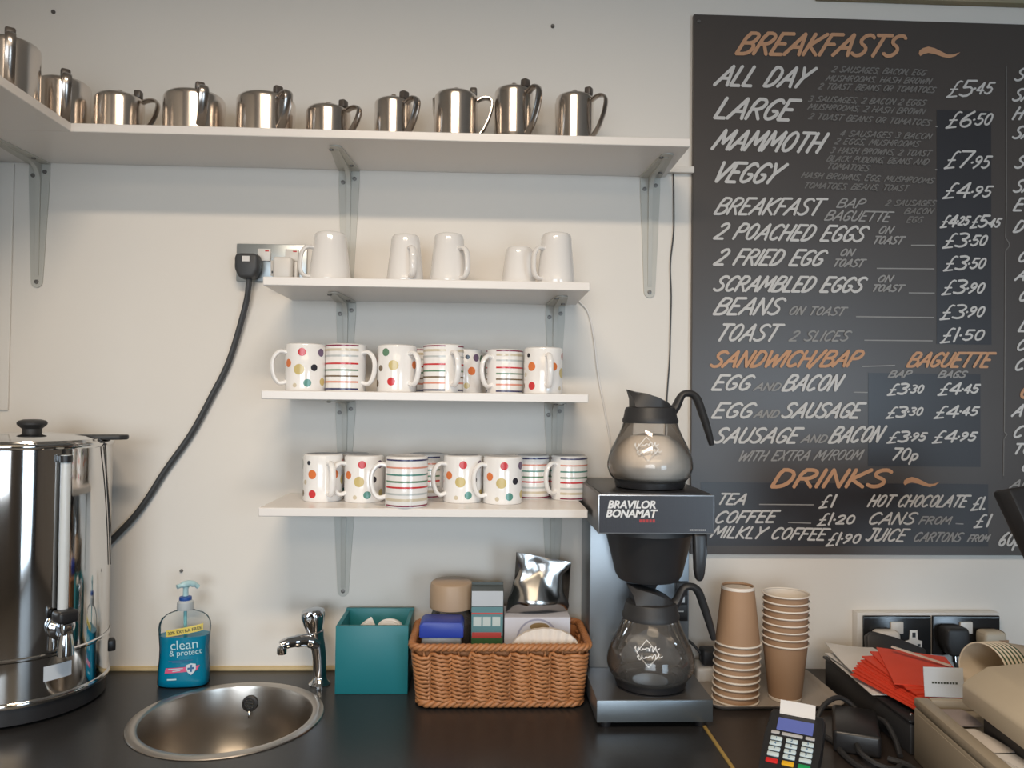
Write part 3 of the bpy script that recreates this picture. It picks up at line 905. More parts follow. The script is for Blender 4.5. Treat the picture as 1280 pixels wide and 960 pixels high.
g = 'tall brackets under the teapot shelf'
br = make_bracket('grey bracket under the teapot shelf nearest the corner', g, 0.262, 0.165)
br.location = (-0.931, 0, TZ)
copy_tree(br, 'grey bracket under the middle of the teapot shelf, behind the white mugs', (-0.287, 0, TZ))
copy_tree(br, 'grey bracket under the teapot shelf beside the menu board', (0.359, 0, TZ))
g = 'short brackets under the mug shelves'
br = make_bracket('left-hand grey bracket under the white mug shelf', g, 0.200, 0.150, 0.041, 0.023)
br.location = (-0.289, 0, 1.6758)
for x, z, lab in ((0.156, 1.6758, 'grey bracket under the white mug shelf, on the coffee machine side'),
                  (-0.287, 1.4668, 'grey bracket above the mugs of the lowest shelf, on the tap side'),
                  (0.156, 1.4668, 'grey bracket above the mugs of the lowest shelf, on the coffee machine side'),
                  (-0.286, 1.2528, 'grey bracket under the lowest shelf above the teal box'),
                  (0.155, 1.2528, 'grey bracket under the lowest shelf behind the foil packet')):
    copy_tree(br, lab, (x, 0, z))

# ------------------------------------------------------------------ menu board
t = thing('menu_board', 'large black chalk menu board with white and orange brush lettering', 'menu board', (0.449, 0, 1.146))
b = B().box(0, 1.62, -0.012, -0.0005, 0, 1.164, bev=0.001, seg=1)
b.build('panel', BOARD, t, smooth=0)
BX, BZ = 0.449, 1.146


def on_board(x, z, d=-0.0132):
    return Vector((x - BX, d, z - BZ))


for x0, x1, z0, z1 in ((0.986, 1.108, 1.6025, 2.115), (0.8345, 1.083, 1.337, 1.538), (0.470, 1.10, 1.165, 1.300)):
    b = B().box(x0 - BX, x1 - BX, -0.0127, -0.0118, z0 - BZ, z1 - BZ)
    b.build('repainted_patch', PATCH, t, smooth=0)
open_b, open_kind = None, None
MATS = {'heading': CHALKORANGE, 'dish_name': CHALK, 'drink_name': CHALK, 'dish_note': CHALKMID, 'price': CHALK, 'description': CHALKDIM}


def flush():
    global open_b
    if open_b:
        open_b.build(open_kind, MATS[open_kind], t, smooth=0, recalc=False)
    open_b = None


rules = []
for kind, text, x0, z0, x1, z1, h, w in MENU:
    if kind == 'rule':
        rules.append((x0, z0, x1, z1, w))
        continue
    if not (kind == 'price' and open_b and open_kind == 'price' and text[0] not in '\u00a376' ) and not (kind == 'price' and open_b and open_kind == 'price' and text in ('7', '6')):
        flush()
        open_b, open_kind = B(), kind
    brush_text(open_b, text, x0, z0, x1, z1, h, w, on_board, shear=0.45 if kind == 'price' else 0.62,
               ends=0 if kind == 'description' else 6)
flush()
for x0, z0, x1, z1, w in rules:
    b = B()
    b.face([b.bm.verts.new(on_board(*p)) for p in ((x0, z0 - w / 2), (x1, z1 - w / 2), (x1, z1 + w / 2), (x0, z0 + w / 2))])
    b.build('rule_line', CHALKMID, t, smooth=0, recalc=False)
b = B()
for p, q in zip(DIVIDER[:-1], DIVIDER[1:]):
    p, q = Vector(p), Vector(q)
    n = Vector((-(q - p).y, (q - p).x)).normalized() * 0.0011
    b.face([b.bm.verts.new(on_board(v.x, v.y)) for v in (p - n, q - n, q + n, p + n)])
b.build('dividing_line', CHALKDIM, t, smooth=0, recalc=False)
for sw in (SWOOSH_A, SWOOSH_B):
    b = B()
    n = len(sw)
    top, bot = sw[:9], list(reversed(sw[9:]))
    # stitch the two outlines of the stroke
    b.face([b.bm.verts.new(on_board(*p)) for p in sw])
    bmesh.ops.triangulate(b.bm, faces=b.bm.faces[:])
    b.build('swoosh', CHALKORANGE, t, smooth=0, recalc=False)
B().lathe([(0.004, 0), (0.003, 0.002), (0, 0.0025)], 10, M=T(0.011, -0.012, 1.148) @ RX(90)).build('screw', SCREW, t)

# ------------------------------------------------------------------ steel teapots
SHT = TZ + 0.0162


def make_teapot(label, x, y, r, h, ang, skirt=False):
    """r, h: radius and height to the flat of the lid; ang: compass direction of the handle (0 = along +x)"""
    h -= 0.62 * (r - 0.004) / 1.54               # the near shoulder stands in front of the lid's middle
    t = thing('teapot', label, 'teapot', (x, y, SHT), ang, 'steel teapots on the high shelf')
    cr = min(0.0115, r * 0.26)
    prof = [(r * 0.93, 0), (r * 0.985, 0.003), (r, 0.008)]
    if skirt:
        prof += [(r, h * 0.16), (r * 0.955, h * 0.2)]
        rt = r * 0.955
    else:
        rt = r
    zs = h - cr
    prof += [(rt, prof[-1][1] + 0.004), (rt, zs - 0.004), (rt, zs)]
    for k in range(1, 7):
        a = math.pi / 2 * k / 6
        prof.append((rt - cr + cr * math.cos(a), zs + cr * 0.9 * math.sin(a)))
    prof.append((rt * 0.60, h - 0.0005))
    B().lathe(prof, 48, cap1=True).build('body', STEEL, t)
    lr = rt * 0.64
    b = B().lathe([(lr, h - 0.001), (lr, h + 0.0012), (lr * .94, h + 0.0022), (0, h + 0.0028)], 32, cap0=True)
    lid = b.build('lid', STEEL, t)
    B().lathe([(0.0035, h + 0.002), (0.003, h + 0.006), (0.0055, h + 0.0085), (0.005, h + 0.012), (0, h + 0.013)], 14).build('finial', STEEL, lid)
    # hinge block with thumb piece on the handle side
    hx = rt * 0.80
    b = B().box(hx - 0.007, hx + 0.007, -0.0085, 0.0085, h - 0.004, h + 0.0125, bev=0.0035)
    b.build('thumb_piece', KNOB, t)
    # hollow handle: out from the shoulder, a sharp knee, then sloping back to the body
    p = [(rt - 0.003, 0, h * 0.86), (rt + 0.007, 0, h * 0.915), (rt + 0.018, 0, h * 0.935), (rt + 0.0265, 0, h * 0.90), (rt + 0.0290, 0, h * 0.80),
         (rt + 0.0235, 0, h * 0.58), (rt + 0.011, 0, h * 0.34), (rt - 0.003, 0, h * 0.20)]
    B().tube(smooth_path(p, 3), 0.0034, 10, flat=2.6, up=(0, 0, 1)).build('handle', STEELDARK, t)
    # short pouring lip opposite the handle
    b = B()
    b.tube([(-rt + 0.010, 0, h * 0.50), (-rt + 0.006, 0, h * 0.64), (-rt + 0.003, 0, h * 0.80), (-rt + 0.0015, 0, h * 0.92)], [0.010, 0.009, 0.0075, 0.0065], 12)
    b.build('spout', STEEL, t)
    return t


make_teapot('steel teapot on the side shelf, cut off by the photo edge', -0.859, -0.232, 0.050, 0.150, -58)
make_teapot('steel teapot in the shelf corner, second from the left', -0.830, -0.105, 0.0485, 0.132, -58)
make_teapot('low wide steel teapot with its handle sticking out, beside the corner pot', -0.721, -0.105, 0.0450, 0.1050, 0)
make_teapot('widest squat steel teapot, fourth along, its handle facing the room', -0.575, -0.105, 0.0580, 0.1145, -59)
make_teapot('wide squat steel teapot above the cable plug, fifth along', -0.435, -0.105, 0.0565, 0.1135, -46)
make_teapot('smallest, lowest steel teapot, near the middle bracket', -0.312, -0.105, 0.0435, 0.0912, -24)
make_teapot('narrow short steel teapot above the pair of white mugs', -0.183, -0.105, 0.0375, 0.1077, -40)
make_teapot('tall steel teapot with a big curved handle, third from the right', -0.058, -0.105, 0.0434, 0.1273, -2)
make_teapot('tallest steel teapot with a stepped base, second from the right', 0.058, -0.105, 0.0405, 0.1386, -45, skirt=True)
make_teapot('tall steel teapot at the right-hand end of the row', 0.181, -0.105, 0.0382, 0.1274, -30)

# ------------------------------------------------------------------ mugs


def handle_path(r0, r1, z0, z1, out, n=5):
    p = [(r1 - 0.003, 0, z1), (r1 + out * 0.62, 0, z1 + 0.001), (r1 + out, 0, z1 - (z1 - z0) * 0.28), (max(r0, r1) * .5 + r1 * .5 + out * 0.98, 0, z0 + (z1 - z0) * 0.34), (r0 + out * 0.58, 0, z0 + 0.001), (r0 - 0.003, 0, z0 + 0.001)]
    return smooth_path(p, n)


def make_white_mug(label, x, y, rb, rt, h, ang):
    """a tapering latte mug stood upside down: wide rim on the shelf, narrow foot on top"""
    h -= 0.006
    t = thing('mug', label, 'mug', (x, y, SHZ[0]), ang, 'plain white mugs turned upside down on the shelf')
    th = 0.004
    prof = [(rb - th, 0.0), (rb - 0.001, 0.0), (rb, 0.002)]
    for k in range(1, 6):
        q = k / 6
        prof.append((rb + (rt - rb) * q ** 1.15, 0.002 + (h - 0.012) * q))
    prof += [(rt + 0.0006, h - 0.010), (rt - 0.001, h - 0.004), (rt - 0.004, h - 0.001), (rt - 0.007, h), (rt - 0.009, h - 0.002), (0, h - 0.003)]
    inner = [(0, h - 0.009), (rt - 0.008, h - 0.010), (rb - th, 0.0)]
    B().lathe(inner + prof, 40, cap0=False, cap1=False).build('body', CERAMIC, t)
    z0, z1 = h * 0.13, h * 0.70
    r0 = rb + (rt - rb) * 0.16
    r1 = rb + (rt - rb) * 0.66
    p = [(r1 - 0.003, 0, z1), (r1 + 0.012, 0, z1 - 0.001), (r1 + 0.0215, 0, z1 - 0.014), (r0 + 0.0185, 0, z0 + 0.017), (r0 + 0.011, 0, z0 + 0.003), (r0 - 0.003, 0, z0 + 0.002)]
    B().tube(smooth_path(p, 5), 0.0042, 10, flat=1.5, up=(0, 0, 1)).build('handle', CERAMIC, t)
    return t


make_white_mug('upside-down white mug beside the steel socket, handle towards it', -0.302, -0.115, 0.0415, 0.0310, 0.110, 205)
make_white_mug('upside-down white mug with its handle to the front, next after the bracket', -0.153, -0.125, 0.0370, 0.0275, 0.1065, -68)
make_white_mug('tall upside-down white mug in the middle of the shelf, handle front right', -0.068, -0.12, 0.0378, 0.0290, 0.111, -46)
make_white_mug('short upside-down white mug, the lowest one on its shelf', 0.072, -0.105, 0.0355, 0.0270, 0.0905, 60)
make_white_mug('tall upside-down white mug at the free end of the shelf', 0.144, -0.135, 0.0372, 0.0293, 0.113, 212)

# dots: (angle from the handle, height from the top 0..1, radius, colour index)
DOTS_POS = [(65, .19, .0078, 1), (123, .19, .0078, 8), (57, .55, .0102, 3), (100, .51, .0066, 7), (81, .83, .0075, 5), (45, .88, .0042, 4), (130, .80, .0075, 3), (20, .42, .008, 2)]
DOTS_NEG = [(-61, .18, .0042, 7), (-49, .42, .0088, 2), (-76, .59, .0046, 4), (-48, .83, .0078, 1), (-92, .83, .0066, 10), (-108, .23, .0095, 6), (192, .19, .0046, 7), (222, .20, .0078, 8), (206, .50, .0085, 2), (190, .83, .0062, 3)]
DOTS_GRN = [(-74, .17, .0076, 6), (-50, .44, .0098, 3), (-93, .50, .0060, 10), (-56, .78, .0078, 1), (-113, .82, .0072, 10), (-130, .3, .0075, 1), (180, .75, .007, 2)]
DOTMATS = [CERAMICB, C_RED, C_ORANGE, C_GOLD, C_BEIGE, C_TEAL, C_GREEN, C_BLACK, C_PURPLE, C_NAVY, C_BROWN, UNGLAZED, C_MAROON, C_GREY, C_SALMON]
STRIPES_A = [(.045, .0026, 12), (.135, .0046, 4), (.26, .0034, 13), (.42, .0032, 1), (.555, .0030, 6), (.68, .0030, 10), (.80, .0034, 14), (.945, .0032, 9)]
STRIPES_B = [(.07, .0030, 9), (.215, .0030, 14), (.355, .0030, 5), (.49, .0032, 6), (.60, .0032, 1), (.73, .0036, 13), (.84, .0046, 4), (.955, .0028, 12)]
MR, MH = 0.0385, 0.092


def make_mug(label, group, dots=None, stripes=None, r=MR, h=MH):
    """straight-sided mug stood upside down, its unglazed foot on top; the print is part of the body's mesh"""
    t = thing('mug', label, 'mug', (0, 0, 0), 0, group)
    b = B()
    prof = [(0, h - 0.008), (r - 0.005, h - 0.010), (r - 0.0042, 0.001), (r - 0.002, 0.0), (r - 0.0004, 0.0012), (r, 0.004), (r, h - 0.005), (r - 0.0012, h - 0.002), (r - 0.004, h - 0.0005)]
    foot = [(r - 0.004, h - 0.0005), (r - 0.0065, h), (r - 0.0085, h - 0.0015), (0, h - 0.002)]
    b.lathe(prof, 40, 0, cap0=False, cap1=False)
    b.lathe(foot, 40, 11, cap0=False, cap1=False)
    e = 0.00025
    for a, v, rad, mi in (dots or []):
        ang, zc = math.radians(a), h * (1 - v)
        n = 18
        ring = []
        for k in range(n):
            q = 2 * math.pi * k / n
            aa = ang + rad * math.cos(q) / r
            ring.append(b.bm.verts.new(((r + e) * math.cos(aa), (r + e) * math.sin(aa), zc + rad * math.sin(q))))
        mid = b.bm.verts.new(((r + e + 0.0001) * math.cos(ang), (r + e + 0.0001) * math.sin(ang), zc))
        # strips across the disc follow the curve of the wall
        rows = n // 2
        for k in range(1, rows):
            pass
        ringL = ring
        for k in range(rows - 1):
            i0, i1 = k, k + 1
            j0, j1 = (n - k) % n, (n - k - 1) % n
            quad = [ringL[i0], ringL[i1], ringL[j1], ringL[j0]]
            quad = list(dict.fromkeys(quad))
            if len(quad) > 2:
                b.face(quad, mi)
        last = list(dict.fromkeys([ringL[rows - 1], ringL[rows], ringL[(n - rows + 1) % n]]))
        if len(last) == 3:
            b.face(last, mi)
        b.bm.verts.remove(mid)
    for v, hw, mi in (stripes or []):
        zc = h * (1 - v)
        hw = hw / 2
        gap = math.radians(20)                     # the bands stop short of the handle
        n = 44
        lo, hi = [], []
        for k in range(n + 1):
            a = gap + (2 * math.pi - 2 * gap) * k / n
            c, s = (r + e) * math.cos(a), (r + e) * math.sin(a)
            lo.append(b.bm.verts.new((c, s, zc - hw)))
            hi.append(b.bm.verts.new((c, s, zc + hw)))
        for k in range(n):
            b.face([lo[k], lo[k + 1], hi[k + 1], hi[k]], mi)
    b.build('body', DOTMATS, t, recalc=False, smooth=40)
    p = [(r - 0.003, 0, h * .80), (r + 0.011, 0, h * .825), (r + 0.0225, 0, h * .70), (r + 0.0255, 0, h * .50), (r + 0.021, 0, h * .28), (r + 0.011, 0, h * .165), (r - 0.003, 0, h * .20)]
    B().tube(smooth_path(p, 5), 0.0043, 10, flat=1.35, up=(0, 0, 1)).build('handle', CERAMICB, t)
    return t


gd, gs = 'white mugs printed with coloured dots', 'white mugs printed with coloured stripes'
protos = {'d': make_mug('x', gd, DOTS_POS + DOTS_NEG), 'g': make_mug('x', gd, DOTS_POS + DOTS_GRN), 'a': make_mug('x', gs, stripes=STRIPES_A), 'b': make_mug('x', gs, stripes=STRIPES_B)}
used = set()
for kind, x, y, sh, rz, sc, lab in (
        ('d', -0.343, -0.130, 1, 207, 1.00, 'dotted mug at the left end of its shelf, handle pointing left'),
        ('a', -0.266, -0.125, 1, -23, 1.01, 'striped mug with handle to the right, between two dotted mugs'),
        ('g', -0.166, -0.130, 1, -44, 1.00, 'dotted mug with a green spot near its rim, third along the middle mug shelf'),
        ('a', -0.131, -0.048, 1, 60, 0.99, 'striped mug mostly hidden behind the green-spotted mug'),
        ('a', -0.075, -0.135, 1, -62, 1.02, 'striped mug in front, handle half turned, middle mug shelf'),
        ('d', -0.037, -0.045, 1, 90, 0.99, 'dotted mug half hidden between the two striped mugs of the middle shelf'),
        ('a', 0.046, -0.085, 1, 222, 0.97, 'striped mug with handle to the left, second from the right on the middle shelf'),
        ('d', 0.121, -0.130, 1, -82, 0.99, 'dotted mug at the right end of the middle shelf, handle to the front'),
        ('d', -0.311, -0.105, 2, -62, 1.00, 'dotted mug at the left end of the lowest shelf'),
        ('d', -0.266, -0.041, 2, 180, 0.97, 'mug hidden behind the first dotted mug of the lowest shelf, only its handle showing'),
        ('d', -0.229, -0.114, 2, 207, 0.99, 'dotted mug with handle left, beside the striped mug that overhangs the lowest shelf'),
        ('b', -0.139, -0.182, 2, 186, 1.03, 'striped mug overhanging the front of the lowest shelf'),
        ('b', -0.110, -0.044, 2, -24, 0.98, 'striped mug hidden behind the overhanging striped mug, handle showing at its right'),
        ('d', -0.035, -0.110, 2, 207, 1.00, 'dotted mug just right of the overhanging striped mug'),
        ('d', 0.044, -0.127, 2, 207, 1.00, 'dotted mug in front of a striped mug on the lowest shelf'),
        ('b', 0.106, -0.046, 2, 100, 0.97, 'striped mug half hidden behind a dotted mug, lowest shelf'),
        ('b', 0.182, -0.062, 2, 216, 0.98, 'striped mug at the right end of the lowest shelf, beside the coffee machine')):
    s = (sc, sc, sc)
    if kind not in used:
        used.add(kind)
        o = protos[kind]
        o.location, o.rotation_euler, o.scale = (x, y, SHZ[sh]), (0, 0, math.radians(rz)), s
        o['label'] = lab
    else:
        copy_tree(protos[kind], lab, (x, y, SHZ[sh]), rz, scale=s)

# ------------------------------------------------------------------ sockets and cables on the wall


def double_socket(name_label, x0, x1, z0, z1, plate, y=0.0, depth=0.006, switches=True, t=None):
    t = thing('double_socket', name_label, 'socket', (x0, y, z0))
    w, h = x1 - x0, z1 - z0
    B().box(0, w, -depth, -0.0004, 0, h, bev=0.002).build('faceplate', plate, t)
    return t, w, h, depth


def pin_holes(b, x, z, y, s=1.0, mi=1):
    b.box(x - 0.003 * s, x + 0.003 * s, y - 0.0006, y + 0.001, z + 0.006 * s, z + 0.013 * s, mi=mi)
    for q in (-1, 1):
        b.box(x + q * 0.0105 * s - 0.0032 * s, x + q * 0.0105 * s + 0.0032 * s, y - 0.0006, y + 0.001, z - 0.008 * s, z - 0.0035 * s, mi=mi)


t, w, h, d = double_socket('brushed steel double socket on the wall at the end of the white mug shelf', -0.5195, -0.372, 1.714, 1.794, SOCKSTEEL)
for sx in (0.058, 0.116):
    s = B().box(sx - 0.0130, sx + 0.0145, -d - 0.005, -d + 0.001, 0.043, 0.069, bev=0.0015).build('rocker_switch', WHITEPL, t)
    B().box(sx + 0.003, sx + 0.011, -d - 0.0056, -d - 0.0048, 0.063, 0.0655).build('switch_marking', C_RED, s)
for sx in (0.027, 0.088):
    b = B().box(sx - 0.016, sx + 0.016, -d - 0.0015, -d, 0.012, 0.045, bev=0.001)
    pin_holes(b, sx, 0.026, -d - 0.0015)
    b.build('socket_insert', [WHITEPL, BLACKPL], t)


def plug_shape(w, h, dp, bev):
    b = B()
    poly = [(-w * .40, h / 2), (w * .40, h / 2), (w * .5, h * .36), (w * .5, -h * .12), (w * .30, -h * .5), (-w * .30, -h * .5), (-w * .5, -h * .12), (-w * .5, h * .36)]
    b.prism(poly, 0, dp, RX(90), bev=bev, seg=3)
    return b


t = thing('power_plug', 'black plug in the steel socket, with a thick black cable hanging down to the urn', 'plug', (-0.4885, -0.0085, 1.742))
plug_shape(0.049, 0.052, 0.034, 0.007).build('plug_body', CABLE, t)
B().box(-0.0075, 0.0075, -0.0352, -0.034, 0.008, 0.019).build('plug_label', PAPER, t)
pts = [(-0.4862, -0.026, 1.722), (-0.4868, -0.027, 1.700), (-0.4957, -0.02, 1.656), (-0.5282, -0.012, 1.547), (-0.562, -0.012, 1.474), (-0.603, -0.012, 1.394), (-0.6565, -0.012, 1.314), (-0.690, -0.012, 1.258), (-0.7215, -0.012, 1.214), (-0.775, -0.010, 1.155), (-0.812, -0.0075, 1.095)]
base = Vector((-0.4885, -0.0085, 1.742))
B().tube([p - base for p in smooth_path(pts, 6)], 0.0062, 10).build('cord', CABLE, t)

t = thing('plug_in_adaptor', 'small white plug-in adaptor beside the black plug in the steel socket', 'adaptor', (-0.4145, -0.0085, 1.7145))
B().box(-0.0195, 0.0195, -0.036, 0, 0.0, 0.047, bev=0.006, seg=3).build('case', WHITEPL, t)
B().box(0.021, 0.028, -0.02, 0, 0.0, 0.040, bev=0.003).build('side_catch', WHITEPL, t)

pts = [(0.4091, -0.004, 1.9645), (0.4103, -0.004, 1.90), (0.4101, -0.004, 1.837), (0.4036, -0.004, 1.7676), (0.4059, -0.004, 1.6984), (0.4045, -0.004, 1.62), (0.4034, -0.004, 1.5604), (0.3975, -0.004, 1.4657), (0.394, -0.005, 1.33), (0.393, -0.006, 1.20)]
tag(B().tube(smooth_path(pts, 5), 0.0016, 6).build('thin_black_cable', CABLE), 'thin black cable hanging down the wall beside the menu board', 'cable')
pts = [(0.197, -0.004, 1.690), (0.2069, -0.004, 1.683), (0.2261, -0.004, 1.661), (0.2386, -0.004, 1.6096), (0.2497, -0.004, 1.524), (0.266, -0.004, 1.4385), (0.2775, -0.004, 1.370), (0.282, -0.005, 1.25)]
tag(B().tube(smooth_path(pts, 5), 0.0021, 6).build('white_cable', SHELF), 'white cable curving down the wall from the white mug shelf', 'cable')

# ------------------------------------------------------------------ water urn
UX, UY, UR = -0.857, -0.160, 0.149
t = thing('water_urn', 'large polished steel hot water urn in the corner of the black worktop', 'urn', (UX, UY, ZC))


def on_urn(a, r=UR, z=0.0):
    return (r * math.cos(math.radians(a)), r * math.sin(math.radians(a)), z)


b = B().lathe([(UR - 0.012, 0.004), (UR - 0.004, 0.006), (UR - 0.004, 0.034)], 64)
for a in (30, 150, 270):
    x, y, z = on_urn(a, UR - 0.03)
    b.lathe([(0.012, 0), (0.012, 0.006)], 12, M=T(x, y, 0))
b.build('skirt', BLACKPL, t)
B().lathe([(UR - 0.006, 0.034), (UR + 0.002, 0.036), (UR + 0.0028, 0.040), (UR + 0.002, 0.044), (UR, 0.046), (UR - 0.0005, 0.112), (UR + 0.0022, 0.115), (UR + 0.0022, 0.118), (UR, 0.120)], 96, cap0=True, cap1=False).build('base_band', URNSTEEL, t)
B().lathe([(UR - 0.0005, 0.118), (UR - 0.0005, 0.474), (UR + 0.002, 0.477), (UR + 0.0025, 0.481), (UR + 0.001, 0.485), (UR - 0.006, 0.486)], 96, cap0=False, cap1=False).build('tank', URNSTEEL, t)
lid = B().lathe([(UR - 0.004, 0.484), (UR - 0.006, 0.489), (UR - 0.03, 0.494), (0.04, 0.499), (0, 0.4995)], 64, cap0=True).build('lid', URNSTEEL, t)
B().lathe([(0.0165, 0.4985), (0.0165, 0.506), (0.0215, 0.5105), (0.0250, 0.514), (0.0255, 0.5175), (0.023, 0.521), (0.015, 0.5235), (0, 0.524)], 32, M=T(0.010, 0.006, 0)).build('lid_knob', BLACKSAT, lid)
# folding handle at the back right
b = B()
b.prism([(0.085, -0.022), (0.13, -0.026), (0.172, -0.02), (0.184, -0.008), (0.18, 0.012), (0.15, 0.018), (0.09, 0.012)], 0.4865, 0.4955, RZ(8), bev=0.003)
b.build('side_handle', BLACKSAT, t)
# sight gauge with its guards and the draw-off tap below it
ga = -37.0
gx, gy, _ = on_urn(ga, UR + 0.011)
g = B()
g.tube([(gx, gy, 0.195), (gx, gy, 0.465)], 0.0085, 16)
g.build('sight_gauge', GAUGE, t)
b = B()
for z in (0.452,):
    b.lathe([(0.0105, 0), (0.0105, 0.012)], 16, M=T(gx, gy, z))
    b.box(UR - 0.01, UR + 0.012, -0.009, 0.009, z, z + 0.012, bev=0.002, M=RZ(ga))
b.build('gauge_clamp', BLACKPL, t)
tp = B()
tp.lathe([(0.021, 0), (0.022, 0.004), (0.022, 0.012), (0.016, 0.018)], 24, M=RZ(ga) @ T(UR, 0, 0.163) @ RY(90))
tp.box(UR + 0.008, UR + 0.034, -0.009, 0.009, 0.152, 0.174, bev=0.004, M=RZ(ga))
tp.lathe([(0.0135, 0), (0.0125, 0.018), (0.009, 0.040)], 20, M=RZ(ga) @ T(UR + 0.025, 0, 0.118))
tap = tp.build('draw_off_tap', CHROME, t)
B().box(UR + 0.006, UR + 0.038, -0.0175, 0.0175, 0.174, 0.196, bev=0.006, seg=3, M=RZ(ga)).build('tap_lever', BLACKPL, tap)
# label, switch and the thin lead at the side
n = 10
b = B()
b.grid(lambda u, v: on_urn(-46 + 18 * u, UR + 0.0007, 0.072 + 0.026 * v), n, 2)
b.build('rating_label', CARDBLUE, t)
b = B().box(UR - 0.002, UR + 0.012, -0.012, 0.012, 0.066, 0.088, bev=0.003, M=RZ(33))
b.build('power_switch', BLACKPL, t)
pts = [on_urn(-4, UR - 0.006, 0.488), on_urn(-3, UR + 0.004, 0.475), on_urn(1, UR + 0.002, 0.42), on_urn(8, UR + 0.0015, 0.33), on_urn(14, UR + 0.0015, 0.245)]
B().tube(smooth_path(pts, 6), 0.0012, 6).build('thin_lead', BLACKPL, t)

# ------------------------------------------------------------------ sink and tap
t = thing('sink', 'round inset steel sink in the black worktop below the soap bottle', 'sink', (-0.444, -0.243, ZC))
prof = [(0.1665, 0.0006), (0.1655, 0.0022), (0.160, 0.0034), (0.1515, 0.0034), (0.1465, 0.0015), (0.1450, -0.004), (0.140, -0.06), (0.133, -0.105), (0.118, -0.128), (0.09, -0.138), (0.03, -0.142), (0.0, -0.143)]
B().lathe(prof, 96, cap0=False).build('bowl', SINKSTEEL, t, recalc=False)
# overflow on the far side of the bowl
M = T(-0.002, 0.1395, -0.030) @ RX(90) @ RX(-5)
ov = B().lathe([(0.0155, 0), (0.0150, 0.003), (0.0115, 0.0042), (0.0110, 0.0015), (0.0, 0.001)], 28, M=M)
ov = ov.build('overflow', BLACKSAT, t)
b = B()
b.lathe([(0.0085, 0.001), (0.0085, 0.0034), (0.0065, 0.0034), (0.0065, 0.001)], 20, M=M, cap0=False, cap1=False)
b.box(-0.0085, 0.0085, -0.0012, 0.0012, 0.002, 0.0034, M=M)
b.build('overflow_grille', CHROME, ov)
B().tube([M @ Vector((0, -0.013, 0.004)), M @ Vector((0.002, -0.020, 0.007)), M @ Vector((0.001, -0.026, 0.006))], 0.0022, 8).build('chain_stay', CHROME, ov)
B().lathe([(0.028, -0.1405), (0.026, -0.139), (0.016, -0.1405), (0, -0.1415)], 24, cap0=True).build('waste', CHROME, t)

t = thing('pillar_tap', 'chrome pillar tap standing at the back of the round sink', 'tap', (-0.3155, -0.083, ZC))
b = B().lathe([(0.0215, 0), (0.0215, 0.002), (0.0175, 0.006), (0.0145, 0.010), (0.0132, 0.016)], 28)
b.build('base_flange', CHROME, t)
b = B()
pp = smooth_path([(0, 0, 0.006), (-0.0005, 0, 0.04), (-0.003, 0, 0.068), (-0.008, 0, 0.088), (-0.011, 0, 0.103)], 5)
rr = [0.0132 + 0.0055 * (i / (len(pp) - 1)) ** 2.5 for i in range(len(pp))]
b.tube(pp, rr, 20)
b.build('column', CHROME, t)
sp = B().tube(smooth_path([(-0.004, -0.002, 0.082), (-0.022, -0.012, 0.0905), (-0.044, -0.026, 0.0925), (-0.060, -0.036, 0.0915), (-0.066, -0.040, 0.088)], 5), [0.0145] * 5 + [0.0122] * 5 + [0.0108] * 5 + [0.0102] * 6, 16).build('spout', CHROME, t)
B().lathe([(0.0085, 0), (0.0095, 0.002), (0.0095, 0.012), (0.008, 0.014)], 20, M=T(-0.0655, -0.0395, 0.0725)).build('nozzle', CHROME, sp)
b = B()
Mh = T(-0.011, 0, 0.098) @ RY(-6) @ Matrix.Scale(1.08, 4)
nk = 48
prof = [(0.0125, 0.0), (0.0160, 0.008), (0.0205, 0.022), (0.0225, 0.034), (0.0222, 0.041), (0.0195, 0.0455), (0.0125, 0.0480), (0, 0.0485)]
rings = []
for r, z in prof:
    if r == 0:
        rings.append([b.bm.verts.new(Mh @ Vector((0, 0, z)))])
        continue
    k_in = 0.13 if 0.004 < z < 0.042 else 0.02
    rings.append([b.bm.verts.new(Mh @ Vector((r * (1 - k_in * (0.5 + 0.5 * math.cos(4 * 2 * math.pi * k / nk)) ** 3) * math.cos(2 * math.pi * k / nk), r * (1 - k_in * (0.5 + 0.5 * math.cos(4 * 2 * math.pi * k / nk)) ** 3) * math.sin(2 * math.pi * k / nk), z))) for k in range(nk)])
for a, c in zip(rings[:-1], rings[1:]):
    for k in range(nk):
        j = (k + 1) % nk
        b.face([a[k], a[j], c[j], c[k]] if len(c) > 1 else [a[k], a[j], c[0]])
b.face(list(reversed(rings[0])))
b.build('tap_head', CHROME, t, smooth=50)

# ------------------------------------------------------------------ soap bottle
t = thing('soap_bottle', 'blue pump bottle of hand soap standing behind the round sink', 'soap bottle', (-0.583, -0.080, ZC), 4)


def bottle_xy(z, a, grow=0.0):
    """waisted oval bottle: half width and half depth by height"""
    keys = [(0, .0455, .024), (.004, .0490, .027), (.03, .0485, .027), (.055, .0465, .0262), (.075, .0462, .026), (.095, .0478, .0265), (.112, .0490, .027), (.122, .0478, .0265), (.132, .043, .0245), (.139, .034, .021), (.144, .022, .0165), (.147, .0135, .0125), (.152, .0130, .0125)]
    for (z0, w0, d0), (z1, w1, d1) in zip(keys[:-1], keys[1:]):
        if z <= z1:
            q = (z - z0) / (z1 - z0)
            w, d = w0 + (w1 - w0) * q, d0 + (d1 - d0) * q
            break
    else:
        w, d = keys[-1][1:]
    w, d = w + grow, d + grow
    c, s = math.cos(a), math.sin(a)
    e = 2.0 / 2.7 if z < 0.14 else 1.0
    return (math.copysign(abs(c) ** e, c) * w, math.copysign(abs(s) ** e, s) * d, z)


